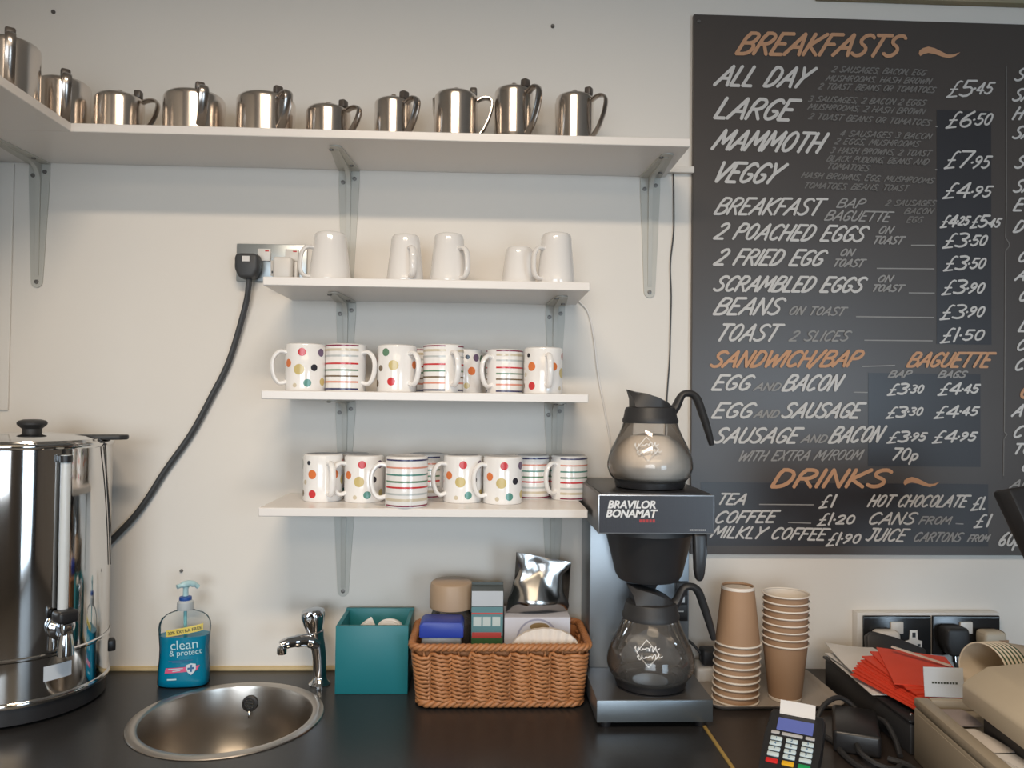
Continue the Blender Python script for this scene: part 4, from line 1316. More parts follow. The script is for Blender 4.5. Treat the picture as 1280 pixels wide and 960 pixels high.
def bottle_shell(zs, grow, cap_top):
    b = B()
    n = 56
    rings = [[b.bm.verts.new(bottle_xy(z, 2 * math.pi * k / n, grow)) for k in range(n)] for z in zs]
    for a, c in zip(rings[:-1], rings[1:]):
        for k in range(n):
            b.face([a[k], a[(k + 1) % n], c[(k + 1) % n], c[k]])
    b.face(list(reversed(rings[0])))
    if cap_top:
        b.face(rings[-1])
    return b


zs = [0, .002, .004, .016, .03, .042, .055, .065, .075, .085, .095, .104, .112, .117, .122, .127, .132, .1355, .139, .1415, .144, .147, .152]
bottle_shell(zs, 0, True).build('bottle', CLEAR, t, smooth=60)
bottle_shell([.0015, .004, .016, .03, .042, .055, .065, .075, .085, .095, .099], -0.0016, True).build('liquid', SOAP, t, smooth=60)


def bottle_front(p, off=0.0006):
    """lay a flat point (x, z) onto the front of the bottle"""
    x, z = p.x, p.y
    lo, hi = -math.pi, 0.0
    w = bottle_xy(z, 0)[0]
    c = max(-0.999, min(0.999, x / w))
    a = -math.acos(math.copysign(abs(c) ** (2.7 / 2.0), c))
    q = bottle_xy(z, a)
    return Vector((x, q[1] - off, z))


def decal(name, poly, m, off=0.0005, parent=t, nx=10):
    """a four-cornered printed patch following the bottle (corners: bl, br, tr, tl)"""
    b = B()

    def fn(u, v):
        lo = Vector(poly[0]).lerp(Vector(poly[1]), u)
        hi = Vector(poly[3]).lerp(Vector(poly[2]), u)
        return bottle_front(lo.lerp(hi, v), off)
    b.grid(fn, nx, 3)
    return b.build(name, m, parent, recalc=False)


decal('yellow_banner', [(-0.027, .1005), (0.040, .1115), (0.040, .1245), (-0.028, .1130)], LYELLOW, 0.0006)
slope = math.atan2(0.011, 0.067)
font_mesh('30% EXTRA FREE', 0.0086, T(-0.0240, 0.1043, 0) @ Matrix.Rotation(slope, 4, 'Z'), 'banner_lettering', LDARK, t, bold=0.00012, warp=lambda p: bottle_front(p, 0.0012), spacing=1.0)
font_mesh('clean', 0.0265, T(-0.0195, 0.0750, 0) @ Matrix.Rotation(0.06, 4, 'Z'), 'brand_lettering', LCYAN, t, warp=lambda p: bottle_front(p, 0.0010), spacing=0.98)
font_mesh('& protect', 0.0160, T(-0.0205, 0.0630, 0) @ Matrix.Rotation(0.06, 4, 'Z'), 'brand_lettering', LCYAN, t, warp=lambda p: bottle_front(p, 0.0010), spacing=0.95)
decal('pink_banner', [(-0.029, .0300), (0.031, .0345), (0.036, .0440), (-0.027, .0400)], LPINK, 0.0008)
for z, x0, x1 in ((0.0375, -0.022, 0.006), (0.0335, -0.014, 0.001), (0.053, -0.022, 0.024), (0.0505, -0.015, 0.016)):
    decal('small_print', [(x0, z), (x1, z + 0.0015), (x1, z + 0.003), (x0, z + 0.0015)], LCYAN if z < 0.045 else LBLUE, 0.0012)
b = B()
sh = [(0.012, .046), (0.016, .0475), (0.0205, .0492), (0.025, .0483), (0.029, .0475), (0.0295, .038), (0.027, .032), (0.0212, .0265), (0.0150, .0315), (0.0118, .0375)]
b.face([b.bm.verts.new(bottle_front(Vector(p), 0.0016)) for p in sh])
b.build('shield_emblem', LSHIELD, t, recalc=False)
for p in ([(0.0190, .0325), (0.0228, .0328), (0.0228, .0465), (0.0190, .0462)], [(0.0145, .0372), (0.0265, .0380), (0.0265, .0418), (0.0145, .0410)]):
    decal('emblem_cross', p, LBLUE, 0.0020, nx=3)
decal('small_print', [(-0.024, .0165), (-0.006, .0175), (-0.006, .0205), (-0.024, .0195)], LCYAN, 0.0010)
# pump
B().tube([(0.0, 0, 0.150), (0.002, 0, 0.04)], 0.0035, 8).build('dip_tube', SOAPDIP, t)
B().lathe([(0.0155, 0.1475), (0.016, 0.150), (0.0155, 0.162), (0.012, 0.166)], 28).build('collar', PUMPGREY, t)
B().lathe([(0.0115, 0.1655), (0.012, 0.168), (0.0115, 0.1725), (0.006, 0.174)], 24).build('lock_ring', PUMPRING, t)
b = B()
b.tube([(0, 0, 0.173), (0, 0, 0.188), (0.0005, 0, 0.192)], [0.0055, 0.0050, 0.0065], 14)
b.tube(smooth_path([(-0.013, -0.012, 0.1945), (-0.004, -0.004, 0.1965), (0.006, 0.004, 0.1975), (0.015, 0.010, 0.1935), (0.020, 0.014, 0.1880)], 4), [0.0045] * 4 + [0.0068] * 4 + [0.0062] * 4 + [0.0045] * 5, 12)
b.build('pump_head', PUMP, t)

# ------------------------------------------------------------------ teal box and its sachets
t = thing('wooden_box', 'open teal painted wooden box between the tap and the wicker basket', 'box', (-0.2055, -0.076, ZC))
b = B()
w0, w1, dd, hh, th = 0.070, 0.071, 0.062, 0.131, 0.008
b.box(-w0, w0, -dd, -dd + th, 0, hh, bev=0.0012)
b.box(-w0, w0, dd - th, dd, 0, hh + 0.003, bev=0.0012)
b.box(-w0, -w0 + th, -dd + th, dd - th, 0, hh, bev=0.0012)
b.box(w0 - th, w0, -dd + th, dd - th, 0, hh, bev=0.0012)
b.box(-w0 + th, w0 - th, -dd + th, dd - th, 0, 0.008)
b.build('box_body', TEAL, t)
b = B().box(-w0 + th, w0 - th, -dd + th, dd - th, 0.0085, 0.100, bev=0.006)
b.build('lining', PAPER, t)
random.seed(4)
for k, (x, y, rz, tilt, lab) in enumerate(((-0.022, -0.018, 20, 28, 'white paper sachet with a pointed corner, sticking up in the teal box'), (0.028, -0.012, -15, 12, 'rounded white paper sachet in the teal box, on the basket side'))):
    b = B()
    if k == 0:
        poly = [(-0.034, 0), (0.024, 0), (0.026, 0.010), (0.016, 0.034), (0.004, 0.027)]
        b.prism(poly, -0.004, 0.004, RX(90), bev=0.0018)
        b.prism([(x_ * .9 - 0.006, y_ * .8) for x_, y_ in poly], 0.006, 0.014, RX(90), bev=0.0018)
    else:
        poly = [(-0.026, 0), (0.026, 0)] + [(0.026 * math.cos(math.pi * q / 10), 0.012 + 0.018 * math.sin(math.pi * q / 10)) for q in range(11)]
        b.prism(poly, -0.007, 0.007, RX(90), bev=0.002)
        b.prism([(x_ * .85 + 0.004, y_ * .85) for x_, y_ in poly], 0.009, 0.018, RX(90), bev=0.002)
    o = b.build('paper_sachet', PAPER)
    o.location = (-0.2055 + x, -0.076 + y, ZC + 0.1003)
    o.rotation_euler = (math.radians(-14), 0, math.radians(rz))
    tag(o, lab, 'sachet', 'white sachets in the teal box')

# ------------------------------------------------------------------ wicker basket
BKX, BKY = 0.0415, -0.1265
t = thing('wicker_basket', 'rectangular brown wicker basket of coffee supplies beside the teal box', 'basket', (BKX, BKY, ZC))
HB = 0.112


def rect_path(hx, hy, r, n):
    """points (and outward normals) along a rounded rectangle, evenly spaced"""
    segs = []
    L = [2 * (hx - r), math.pi / 2 * r, 2 * (hy - r), math.pi / 2 * r] * 2
    tot = sum(L)
    out = []
    for k in range(n):
        s = tot * k / n
        i = 0
        while s > L[i]:
            s -= L[i]
            i += 1
        if i == 0:
            p, nn = (-hx + r + s, -hy), (0, -1)
        elif i == 1:
            a = -math.pi / 2 + s / r
            p, nn = (hx - r + r * math.cos(a), -hy + r + r * math.sin(a)), (math.cos(a), math.sin(a))
        elif i == 2:
            p, nn = (hx, -hy + r + s), (1, 0)
        elif i == 3:
            a = s / r
            p, nn = (hx - r + r * math.cos(a), hy - r + r * math.sin(a)), (math.cos(a), math.sin(a))
        elif i == 4:
            p, nn = (hx - r - s, hy), (0, 1)
        elif i == 5:
            a = math.pi / 2 + s / r
            p, nn = (-hx + r + r * math.cos(a), hy - r + r * math.sin(a)), (math.cos(a), math.sin(a))
        elif i == 6:
            p, nn = (-hx, hy - r - s), (-1, 0)
        else:
            a = math.pi + s / r
            p, nn = (-hx + r + r * math.cos(a), -hy + r + r * math.sin(a)), (math.cos(a), math.sin(a))
        out.append((Vector((*p, 0)), Vector((*nn, 0))))
    return out


def basket_half(z):
    q = z / HB
    return 0.150 + 0.0150 * q, 0.080 + 0.006 * q


b = B()
NST = 30                                              # stakes round the basket
NC = 24                                               # columns of the weave
rows = 11
for k in range(rows + 1):
    n = NC * 10
    z0 = 0.0185 + k * (HB - 0.030) / rows
    dz = (HB - 0.030) / rows
    pts = []
    for i, (p, nn) in enumerate(rect_path(0.150, 0.080, 0.022, n)):
        col, s_ = divmod(i, 10)
        s_ = s_ / 10.0
        z = z0 - (dz * 0.5 if col % 2 else 0) + (0.5 - s_) * 0.0065 + 0.0012 * math.sin(i * 1.7 + k)
        z = min(max(z, 0.014), HB - 0.006)
        hx, hy = basket_half(z)
        q_ = rect_path(hx, hy, 0.022, n)[i][0] if False else p + nn * (0.0130 * z / HB)
        pts.append(q_ + nn * (-0.0030 + 0.0085 * math.sin(math.pi * s_) ** 0.8) + Vector((0, 0, z)))
    b.tube(pts, 0.0037, 6, closed=True)
for i, (p, nn) in enumerate(rect_path(0.150, 0.080, 0.022, NST)):
    q = rect_path(0.165, 0.086, 0.022, NST)[i][0]
    b.tube([p + Vector((0, 0, 0.004)), q + Vector((0, 0, HB))], 0.0026, 6)
# solid inner lining of canes so nothing shows through
hx0, hy0 = basket_half(0)
lo = [b.bm.verts.new(p - nn * 0.004 + Vector((0, 0, 0.004))) for p, nn in rect_path(hx0, hy0, 0.022, 64)]
hx1, hy1 = basket_half(HB)
hi = [b.bm.verts.new(p - nn * 0.004 + Vector((0, 0, HB - 0.004))) for p, nn in rect_path(hx1, hy1, 0.022, 64)]
for k in range(64):
    b.face([lo[k], lo[(k + 1) % 64], hi[(k + 1) % 64], hi[k]])
b.face(list(reversed(lo)))
b.build('woven_sides', WICKER, t, recalc=False, smooth=80)


def braid(name, z, hx, hy, rad, amp, turns, strands):
    b = B()
    n = 260
    for s in range(strands):
        pts = []
        for i, (p, nn) in enumerate(rect_path(hx, hy, 0.022, n)):
            a = 2 * math.pi * (turns * i / n + s / strands)
            pts.append(p + nn * (amp * math.cos(a)) + Vector((0, 0, z + amp * math.sin(a))))
        b.tube(pts, rad, 6, closed=True)
    b.build(name, WICKER, t, recalc=False, smooth=80)


braid('rim', HB + 0.001, 0.1655, 0.0865, 0.0042, 0.0038, 30, 3)
braid('base_braid', 0.0095, 0.1515, 0.0815, 0.0044, 0.0040, 22, 3)

# coffee jar with a tan lid
t = thing('coffee_jar', 'round jar with a tan lid at the back of the wicker basket', 'jar', (-0.055, -0.088, ZC + 0.0045))
B().lathe([(0.036, 0), (0.040, 0.004), (0.041, 0.03), (0.041, 0.135), (0.037, 0.146), (0.036, 0.150)], 40).build('glass_jar', GLASS, t)
B().lathe([(0.034, 0.002), (0.0385, 0.006), (0.0385, 0.12), (0, 0.122)], 32, cap1=False).build('coffee_fill', COFFEE, t)
B().lathe([(0.041, 0.1495), (0.0432, 0.151), (0.0438, 0.156), (0.0432, 0.192), (0.041, 0.1995), (0.036, 0.203), (0, 0.204)], 40).build('lid', TANLID, t)

t = thing('plastic_tub', 'small dark tub with a square blue lid, in front of the tan-lidded jar', 'tub', (-0.0695, -0.1625, ZC + 0.0045))
b = B().box(-0.038, 0.038, -0.026, 0.026, 0, 0.122, bev=0.006)
b.build('tub_body', GREYTUB, t)
b = B().prism([(-0.0415, 0), (0.0415, 0), (0.0415, 0.022), (0.037, 0.029), (-0.034, 0.030), (-0.0415, 0.024)], -0.029, 0.029, T(0, 0, 0.119) @ RX(90), bev=0.003)
b.build('lid', BLUELID, t)

t = thing('drink_carton', 'tall printed carton with a silver top standing in the wicker basket', 'carton', (0.0165, -0.1, ZC + 0.0045))
w, d = 0.0315, 0.032
b = B().box(-w, w, -d, d, 0, 0.1935, bev=0.0015)
b.build('carton_body', CARTONDK, t)
b = B()
b.prism([(-d, 0.1935), (d, 0.1935), (0.010, 0.1965), (0.010, 0.201), (0.004, 0.201), (0.004, 0.1965)], -w, w, Matrix(((0, 0, 1, 0), (1, 0, 0, 0), (0, 1, 0, 0), (0, 0, 0, 1))))
b.build('gable_top', CARTONDK, t)


def front_band(name, z0, z1, x0, x1, m, off=0.0004):
    B().box(x0, x1, -d - off, -d + 0.001, z0, z1).build(name, m, t, smooth=0)


front_band('silver_band', 0.1635, 0.1925, -w + 0.001, w - 0.001, CARTONSILVER)
front_band('teal_panel', 0.1055, 0.1615, -w + 0.001, w - 0.001, CARTONTEAL)
front_band('green_panel', 0.006, 0.1035, -w + 0.001, w - 0.001, CARTONGREEN)
front_band('red_band', 0.1475, 0.1505, -w + 0.001, w - 0.001, CARTONRED, 0.0008)
front_band('red_band', 0.1015, 0.1125, -w + 0.002, w - 0.004, CARTONRED, 0.0008)
for k in range(3):
    front_band('picture_square', 0.1245, 0.1425, -0.027 + k * 0.0185, -0.0115 + k * 0.0185, CARTONPALE, 0.0008)
front_band('lettering_panel', 0.046, 0.068, -0.022, 0.02, CARTONTEAL, 0.0008)

t = thing('card_box', 'pale lilac-white card box with a ring printed on its front, under the foil packet', 'box', (0.115, -0.0865, ZC + 0.0045))
B().box(-0.065, 0.065, -0.0435, 0.0435, 0, 0.141, bev=0.002).build('box_body', BOXWHITE, t)
b = B()
n = 40
for r0, r1 in ((0.038, 0.0415),):
    a = [(math.cos(2 * math.pi * k / n), math.sin(2 * math.pi * k / n)) for k in range(n)]
    vi = [b.bm.verts.new((r0 * c, -0.0440, 0.097 + r0 * s)) for c, s in a]
    vo = [b.bm.verts.new((r1 * c, -0.0440, 0.097 + r1 * s)) for c, s in a]
    for k in range(n):
        j = (k + 1) % n
        b.face([vi[k], vi[j], vo[j], vo[k]])
b.build('ring_print', BOXRING, t, smooth=0)
b = B()
b.face([b.bm.verts.new((0.004 + 0.019 * math.cos(2 * math.pi * k / 28), -0.0442, 0.1225 + 0.0080 * math.sin(2 * math.pi * k / 28))) for k in range(28)])
b.build('cup_print', BOXTAN, t, smooth=0)

# foil packet slumped on the box
t = None
rnd = random.Random(11)
b = B()
NU, NV = 22, 22
off = {}


def crease(u, v):
    """soft folds: a few creases radiating from the pinch and a sag at the bottom"""
    s = 0.0
    for (cx, cy, ax, ay, k, amp) in FOLDS:
        dd_ = (u - cx) * ax + (v - cy) * ay
        s += amp * (1 - abs(((dd_ * k) % 2) - 1) * 2)
    return s


FOLDS = [(0.2, 0.3, 0.8, 0.6, 2.1, 0.0040), (0.7, 0.2, -0.5, 0.85, 1.7, 0.0040), (0.5, 0.6, 0.95, -0.3, 3.3, 0.0012)]


def foil_pt(side):
    def fn(u, v):
        # outline measured from the photograph's packet: narrow neck, flared sealed top, wide slumped base
        wl = [(-0.066, 0.0), (-0.063, 0.10), (-0.052, 0.45), (-0.041, 0.72), (-0.0455, 0.90), (-0.0475, 1.0)]
        wr = [(0.060, 0.0), (0.062, 0.10), (0.050, 0.45), (0.047, 0.72), (0.061, 0.90), (0.064, 1.0)]

        def ev(tab):
            for (a, q0), (c, q1) in zip(tab[:-1], tab[1:]):
                if v <= q1:
                    s = (v - q0) / (q1 - q0)
                    s = s * s * (3 - 2 * s)
                    return a + (c - a) * s
            return tab[-1][0]
        x = ev(wl) + (ev(wr) - ev(wl)) * u
        top = 0.121 - 0.022 * u
        z = v * top
        belly = 0.034 * (max(0.0, math.sin(math.pi * min(1, u * 0.98 + 0.01))) ** 0.55) * (max(0.0, 1 - v ** 1.5)) ** 0.8 * (0.30 + 0.70 * min(1, v * 5 + 0.0))
        edge = 16 * u * (1 - u) * min(1, v * 4) * min(1, (1 - v) * 2.5)
        y = side * (belly + 0.0012) + (crease(u + (0.37 if side > 0 else 0), v) if 0 < u < 1 and 0 < v < 1 else 0) * min(1, edge)
        return (x, y - 0.012 * v * v, z)
    return fn


f1 = b.grid(foil_pt(-1), NU, NV)
f2 = b.grid(foil_pt(1), NU, NV)
bmesh.ops.remove_doubles(b.bm, verts=b.bm.verts[:], dist=0.0001)
for k in range(NU):
    b.face([f1[k][0], f1[k + 1][0], f2[k + 1][0], f2[k][0]]) if f1[k][0].is_valid and f2[k][0].is_valid and f1[k + 1][0].is_valid and f2[k + 1][0].is_valid else None
bmesh.ops.holes_fill(b.bm, edges=b.bm.edges[:], sides=0)
o = b.build('foil_packet', FOIL, smooth=28)
o.location = (0.1195, -0.088, ZC + 0.1465)
o.rotation_euler = (0, 0, math.radians(6))
tag(o, 'crumpled silver foil coffee packet sitting on the lilac-white box', 'packet')

# paper coffee filters: a nested fan of cups
t = thing('coffee_filters', 'stack of white paper coffee filters at the front of the wicker basket', 'coffee filters', (0.126, -0.1655, ZC + 0.0045))
for k in range(4):
    b = B()
    n = 60

    def ff(u, v, k=k):
        a = math.pi * u
        r = 0.024 + (0.045 - 0.0025 * k) * v
        zz = 0.003 + v * (0.070 + (0.064 - 0.004 * k) * math.sin(a) ** 0.7)
        return (r * math.cos(a) + 0.002 * k, (-0.022 + 0.011 * k) - 0.004 * v + 0.0016 * math.sin(24 * a + k) * v, zz)
    b.grid(ff, n, 6)
    bm_ = b.bm
    ex = bmesh.ops.extrude_face_region(bm_, geom=bm_.faces[:])
    for v in [g_ for g_ in ex['geom'] if isinstance(g_, bmesh.types.BMVert)]:
        v.co.y += 0.009
    b.build('filter_cup', FILTER, t, smooth=60)

# ------------------------------------------------------------------ coffee machine
MX, MY = 0.310, -0.300                       # front face of the base plate is at y = MY
t = thing('coffee_machine', 'grey and black filter coffee machine on the worktop, between the basket and the paper cups', 'coffee machine', (MX, -0.155, ZC))
oy = 0.155


def mz(x0, x1, y0, y1, z0, z1, **k):         # a box given in room coordinates
    return B().box(x0 - MX, x1 - MX, y0 + oy, y1 + oy, z0 - ZC, z1 - ZC, **k)


mz(0.2070, 0.4120, -0.300, -0.012, 0.9105, 0.9490, bev=0.0018).build('base_plate', MACHBASE, t)
b = B()
for x in (0.225, 0.394):
    for y in (-0.285, -0.03):
        b.lathe([(0.009, 0), (0.010, 0.002), (0.010, 0.011)], 14, M=T(x - MX, y + oy, 0))
b.build('foot', BLACKPL, t)
mz(0.2075, 0.4115, -0.299, -0.136, 0.9488, 0.9496, bev=0).build('top_plate', MACHDARK, t, smooth=0)
B().lathe([(0.064, 0), (0.064, 0.0015), (0.062, 0.0025), (0, 0.0025)], 40, M=T(0.317 - MX, -0.226 + oy, 0.0490)).build('hot_plate', BLACKPL, t)
mz(0.2165, 0.4130, -0.135, -0.012, 0.9492, 1.2386, bev=0.0015).build('column', MACHSTEEL, t)
up = mz(0.2066, 0.4122, -0.297, -0.018, 1.2386, 1.3065, bev=0.0015).build('top_housing', MACHDARK, t)
mz(0.2066, 0.4122, -0.3004, -0.2965, 1.2386, 1.3070, bev=0.0008).build('panel_frame', MACHTRIM, t)
mz(0.2084, 0.4104, -0.3012, -0.300, 1.2406, 1.3050).build('front_panel', MACHPANEL, t, smooth=0)
b = B()                                      # fine vertical ribbing of the panel
for k in range(52):
    x = 0.2096 + k * 0.00385
    b.box(x - MX, x + 0.0006 - MX, -0.3014 + oy, -0.3011 + oy, 1.2412 - ZC, 1.3044 - ZC)
b.build('panel_ribbing', BLACKPL, t, smooth=0)
mz(0.2130, 0.4070, -0.290, -0.025, 1.3064, 1.3090, bev=0.001).build('top_tray', BLACKPL, t)
Mt = T(0.2225 - MX, -0.3016 + oy, 1.2835 - ZC) @ RX(90)
font_mesh('BRAVILOR', 0.0186, Mt, 'brand_lettering', PANELTEXT, t, bold=0.0007, shear=0.22, spacing=0.98)
font_mesh('BONAMAT', 0.0186, T(0.2195 - MX, -0.3016 + oy, 1.2680 - ZC) @ RX(90), 'brand_lettering', PANELTEXT, t, bold=0.0007, shear=0.22, spacing=0.96)
b = B()                                      # red signature-like word and the small print at the right, too small to read
for k in range(5):
    b.box(0.279 + k * 0.0058 - MX, 0.2832 + k * 0.0058 - MX, -0.3017 + oy, -0.3015 + oy, 1.2588 - ZC, 1.2640 - ZC)
b.build('red_mark', PANELRED, t, smooth=0)
b = B()
for k in range(9):
    b.box(0.368 + k * 0.0033 - MX, 0.3704 + k * 0.0033 - MX, -0.3017 + oy, -0.3015 + oy, 1.2450 - ZC, 1.2470 - ZC)
b.build('small_print', PANELTEXT, t, smooth=0)
# brew funnel with its handle
FX, FY = 0.317, -0.205
fb = B().lathe([(0.084, 1.2384 - ZC), (0.085, 1.228 - ZC), (0.080, 1.222 - ZC), (0.062, 1.150 - ZC), (0.056, 1.140 - ZC), (0.030, 1.134 - ZC), (0.018, 1.130 - ZC), (0.014, 1.122 - ZC), (0, 1.122 - ZC)], 48, M=T(FX - MX, FY + oy, 0))
fun = fb.build('brew_funnel', BLACKSAT, t)
b = B()
b.prism([(-0.0115, 0.0), (0.0130, 0.0), (0.0125, -0.035), (0.0095, -0.070), (0.0060, -0.0815), (0.0, -0.0845), (-0.0055, -0.0815), (-0.0090, -0.066)], -0.008, 0.008, T(0.3875 - MX, -0.292 + oy, 1.2385 - ZC) @ RX(90), bev=0.004, seg=3)
b.build('funnel_handle', BLACKPL, fun)
# switch panel on the column
mz(0.3845, 0.4105, -0.1368, -0.1345, 1.040, 1.118, bev=0.0008).build('switch_panel', BLACKPL, t)
for z in (1.090, 1.047):
    s = mz(0.3862, 0.4088, -0.1400, -0.1360, z, z + 0.026, bev=0.0015).build('rocker_switch', BLACKSAT, t)
    mz(0.391, 0.401, -0.1406, -0.1398, z + 0.012, z + 0.014).build('switch_mark', PANELTEXT, s, smooth=0)
mz(0.391, 0.404, -0.1376, -0.136, 1.076, 1.087, bev=0.0005).build('indicator_lamp', PANELTEXT, t, smooth=0)


# ------------------------------------------------------------------ glass coffee pots
def make_decanter(label, x, y, z, reflected):
    t = thing('coffee_pot', label, 'coffee pot', (x, y, z), 0, 'glass coffee pots')
    B().lathe([(0.060, 0), (0.064, 0.002), (0.066, 0.010), (0.0665, 0.017), (0.062, 0.018), (0.060, 0.012), (0.052, 0.004)], 48, cap0=True, cap1=True).build('base_ring', BLACKPL, t)
    prof = [(0.0, 0.0075), (0.052, 0.0075), (0.066, 0.0125), (0.0750, 0.023), (0.0798, 0.037), (0.0798, 0.046), (0.0775, 0.058), (0.0730, 0.071), (0.0665, 0.084), (0.0595, 0.098), (0.0540, 0.111), (0.0500, 0.124)]
    gl = B().lathe(prof, 56, cap0=False, cap1=False).build('glass_bowl', GLASS, t, smooth=80)
    if reflected:  # solid dome standing in for the wall reflected in the glass
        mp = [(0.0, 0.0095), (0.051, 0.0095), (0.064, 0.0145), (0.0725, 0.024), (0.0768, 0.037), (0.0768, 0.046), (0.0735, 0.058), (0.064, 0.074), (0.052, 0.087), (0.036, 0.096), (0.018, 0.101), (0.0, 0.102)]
        B().lathe(mp, 48, cap0=False, cap1=False).build('wall_reflection', POTREFLECT, t, smooth=80)
    # black neck band, wedge-shaped pouring lid with its beak, and the strap handle
    b = B()
    b.lathe([(0.0490, 0.121), (0.0520, 0.1215), (0.0525, 0.127), (0.0500, 0.132), (0.0475, 0.146), (0.0455, 0.150), (0.0380, 0.1515), (0, 0.1515)], 48, cap0=True)
    b.build('neck_band', BLACKSAT, t, smooth=50)
    b = B()
    rows = []
    top = [(-0.0455, 0.1840), (-0.030, 0.1800), (-0.008, 0.1765), (0.012, 0.1700), (0.029, 0.1615), (0.040, 0.1530)]
    bot = [(-0.0450, 0.1825), (-0.0365, 0.1660), (-0.034, 0.1510), (0.010, 0.1505), (0.030, 0.1505), (0.040, 0.1510)]
    half = [0.0030, 0.0220, 0.0330, 0.0360, 0.0290, 0.0120]
    for (tx, tz), (bx, bz), hw in zip(top, bot, half):
        ring = []
        for q in range(9):                     # crowned top edge
            y = hw * (-1 + 2 * q / 8)
            ring.append(b.bm.verts.new((tx, y, tz - 0.003 * (y / hw) ** 2 * min(1, hw / 0.02))))
        for q in range(9):
            y = hw * (1 - 2 * q / 8)
            ring.append(b.bm.verts.new((bx, y, bz)))
        rows.append(ring)
    for a, c in zip(rows[:-1], rows[1:]):
        for k in range(18):
            b.face([a[k], a[(k + 1) % 18], c[(k + 1) % 18], c[k]])
    b.face(rows[0])
    b.face(list(reversed(rows[-1])))
    b.build('pouring_lid', BLACKSAT, t, smooth=50)
    p = [(0.040, 0, 0.142), (0.049, 0, 0.152), (0.0565, 0, 0.168), (0.064, 0, 0.1765), (0.078, 0, 0.1770), (0.0885, 0, 0.168), (0.097, 0, 0.147), (0.107, 0, 0.118), (0.1145, 0, 0.093), (0.1175, 0, 0.080)]
    rr = [0.0105, 0.0085, 0.0075, 0.0065, 0.0068, 0.0078, 0.0078, 0.0072, 0.0062, 0.0045]
    rad = []
    for i in range(len(p) - 1):
        for q in range(4):
            rad.append(rr[i] + (rr[i + 1] - rr[i]) * q / 4)
    rad.append(rr[-1])
    B().tube(smooth_path(p, 4), rad, 12, flat=1.45, up=(0, 0, 1)).build('handle', BLACKSAT, t)
    # white printed script mark on the glass: a diamond behind two looping lines
    b = B()

    def on_bowl(px, pz):
        tab = prof
        for (r0, z0), (r1, z1) in zip(tab[1:-1], tab[2:]):
            if pz <= z1:
                r = r0 + (r1 - r0) * (pz - z0) / (z1 - z0)
                break
        r += 0.0006
        a = -math.pi / 2 + px / r
        return Vector((r * math.cos(a), r * math.sin(a), pz))

    def strip(pts, w):
        for (x0, z0), (x1, z1) in zip(pts[:-1], pts[1:]):
            d = Vector((x1 - x0, z1 - z0))
            nn = Vector((-d.y, d.x)).normalized() * w / 2
            q = [(x0 - nn.x, z0 - nn.y), (x1 - nn.x, z1 - nn.y), (x1 + nn.x, z1 + nn.y), (x0 + nn.x, z0 + nn.y)]
            b.face([b.bm.verts.new(on_bowl(*v)) for v in q])
    cx, cz = -0.020, 0.076
    strip([(cx, cz + 0.021), (cx + 0.020, cz), (cx, cz - 0.021), (cx - 0.020, cz), (cx, cz + 0.021)], 0.0012)
    for row, amp, x0, x1 in ((0.005, 0.0045, -0.024, 0.020), (-0.007, 0.0040, -0.020, 0.024)):
        pts = []
        for k in range(61):
            s = k / 60
            pts.append((cx + x0 + (x1 - x0) * s + 0.0016 * math.sin(s * 46), cz + row + 0.004 * s + amp * math.sin(s * 38) * (0.55 + 0.45 * math.sin(s * 9 + 1))))
        strip(pts, 0.0014)
    b.build('printed_mark', PANELTEXT, t, smooth=0, recalc=False)
    return t


make_decanter('glass coffee pot with a pale wall reflection modelled inside, standing on top of the coffee machine', 0.3190, -0.200, 1.3092, True)
make_decanter('empty glass coffee pot on the lower hot plate of the coffee machine', 0.3170, -0.226, 0.9517, False)

# ------------------------------------------------------------------ plug and extension behind the machine
t = thing('extension_socket', 'small white extension socket on the worktop behind the paper cups', 'socket', (0.474, -0.056, ZC))
b = B().box(-0.030, 0.060, -0.030, 0.030, 0.0, 0.030, bev=0.006, seg=3)
b.build('case', WHITEPL, t)
t = thing('power_plug', 'black plug pushed into the white extension socket beside the coffee machine', 'plug', (0.478, -0.060, ZC + 0.0305))
B().box(-0.020, 0.020, -0.018, 0.018, 0, 0.034, bev=0.007, seg=3).build('plug_body', BLACKSAT, t)
B().tube(smooth_path([(-0.018, 0.0, 0.020), (-0.030, 0.004, 0.034), (-0.042, 0.010, 0.044), (-0.056, 0.020, 0.046), (-0.064, 0.026, 0.040)], 5), 0.003, 8).build('cord', BLACKSAT, t)

# ------------------------------------------------------------------ tray and paper cups
TX0, TX1, TY0, TY1 = 0.428, 0.690, -0.232, -0.022
t = thing('serving_tray', 'beige tray with rounded corners carrying two stacks of paper cups', 'tray', ((TX0 + TX1) / 2, (TY0 + TY1) / 2, ZC))
b = B()
hx, hy = (TX1 - TX0) / 2, (TY1 - TY0) / 2
n = 96
prof = [(-0.014, 0.0), (-0.012, 0.0018), (-0.006, 0.0065), (-0.0015, 0.0095), (0.0, 0.0105), (-0.001, 0.0115), (-0.003, 0.0110), (-0.008, 0.0072), (-0.014, 0.0045), (-0.016, 0.0042)]
# outer skin up, rim, inner skin down, floor
prof = [(-0.016, 0.0), (-0.012, 0.0008), (-0.005, 0.0062), (0.0, 0.0100), (0.0005, 0.0112), (-0.001, 0.0122), (-0.0035, 0.0112), (-0.009, 0.0060), (-0.015, 0.0032), (-0.020, 0.0030)]
rings = [[b.bm.verts.new(p + Vector((0, 0, z))) for p, nn in rect_path(hx + o, hy + o, 0.032 + o, n)] for o, z in prof]
for a, c in zip(rings[:-1], rings[1:]):
    for k in range(n):
        b.face([a[k], a[(k + 1) % n], c[(k + 1) % n], c[k]])
b.face(list(reversed(rings[0])))
b.face(rings[-1])
b.build('tray_body', TRAYM, t, smooth=50)

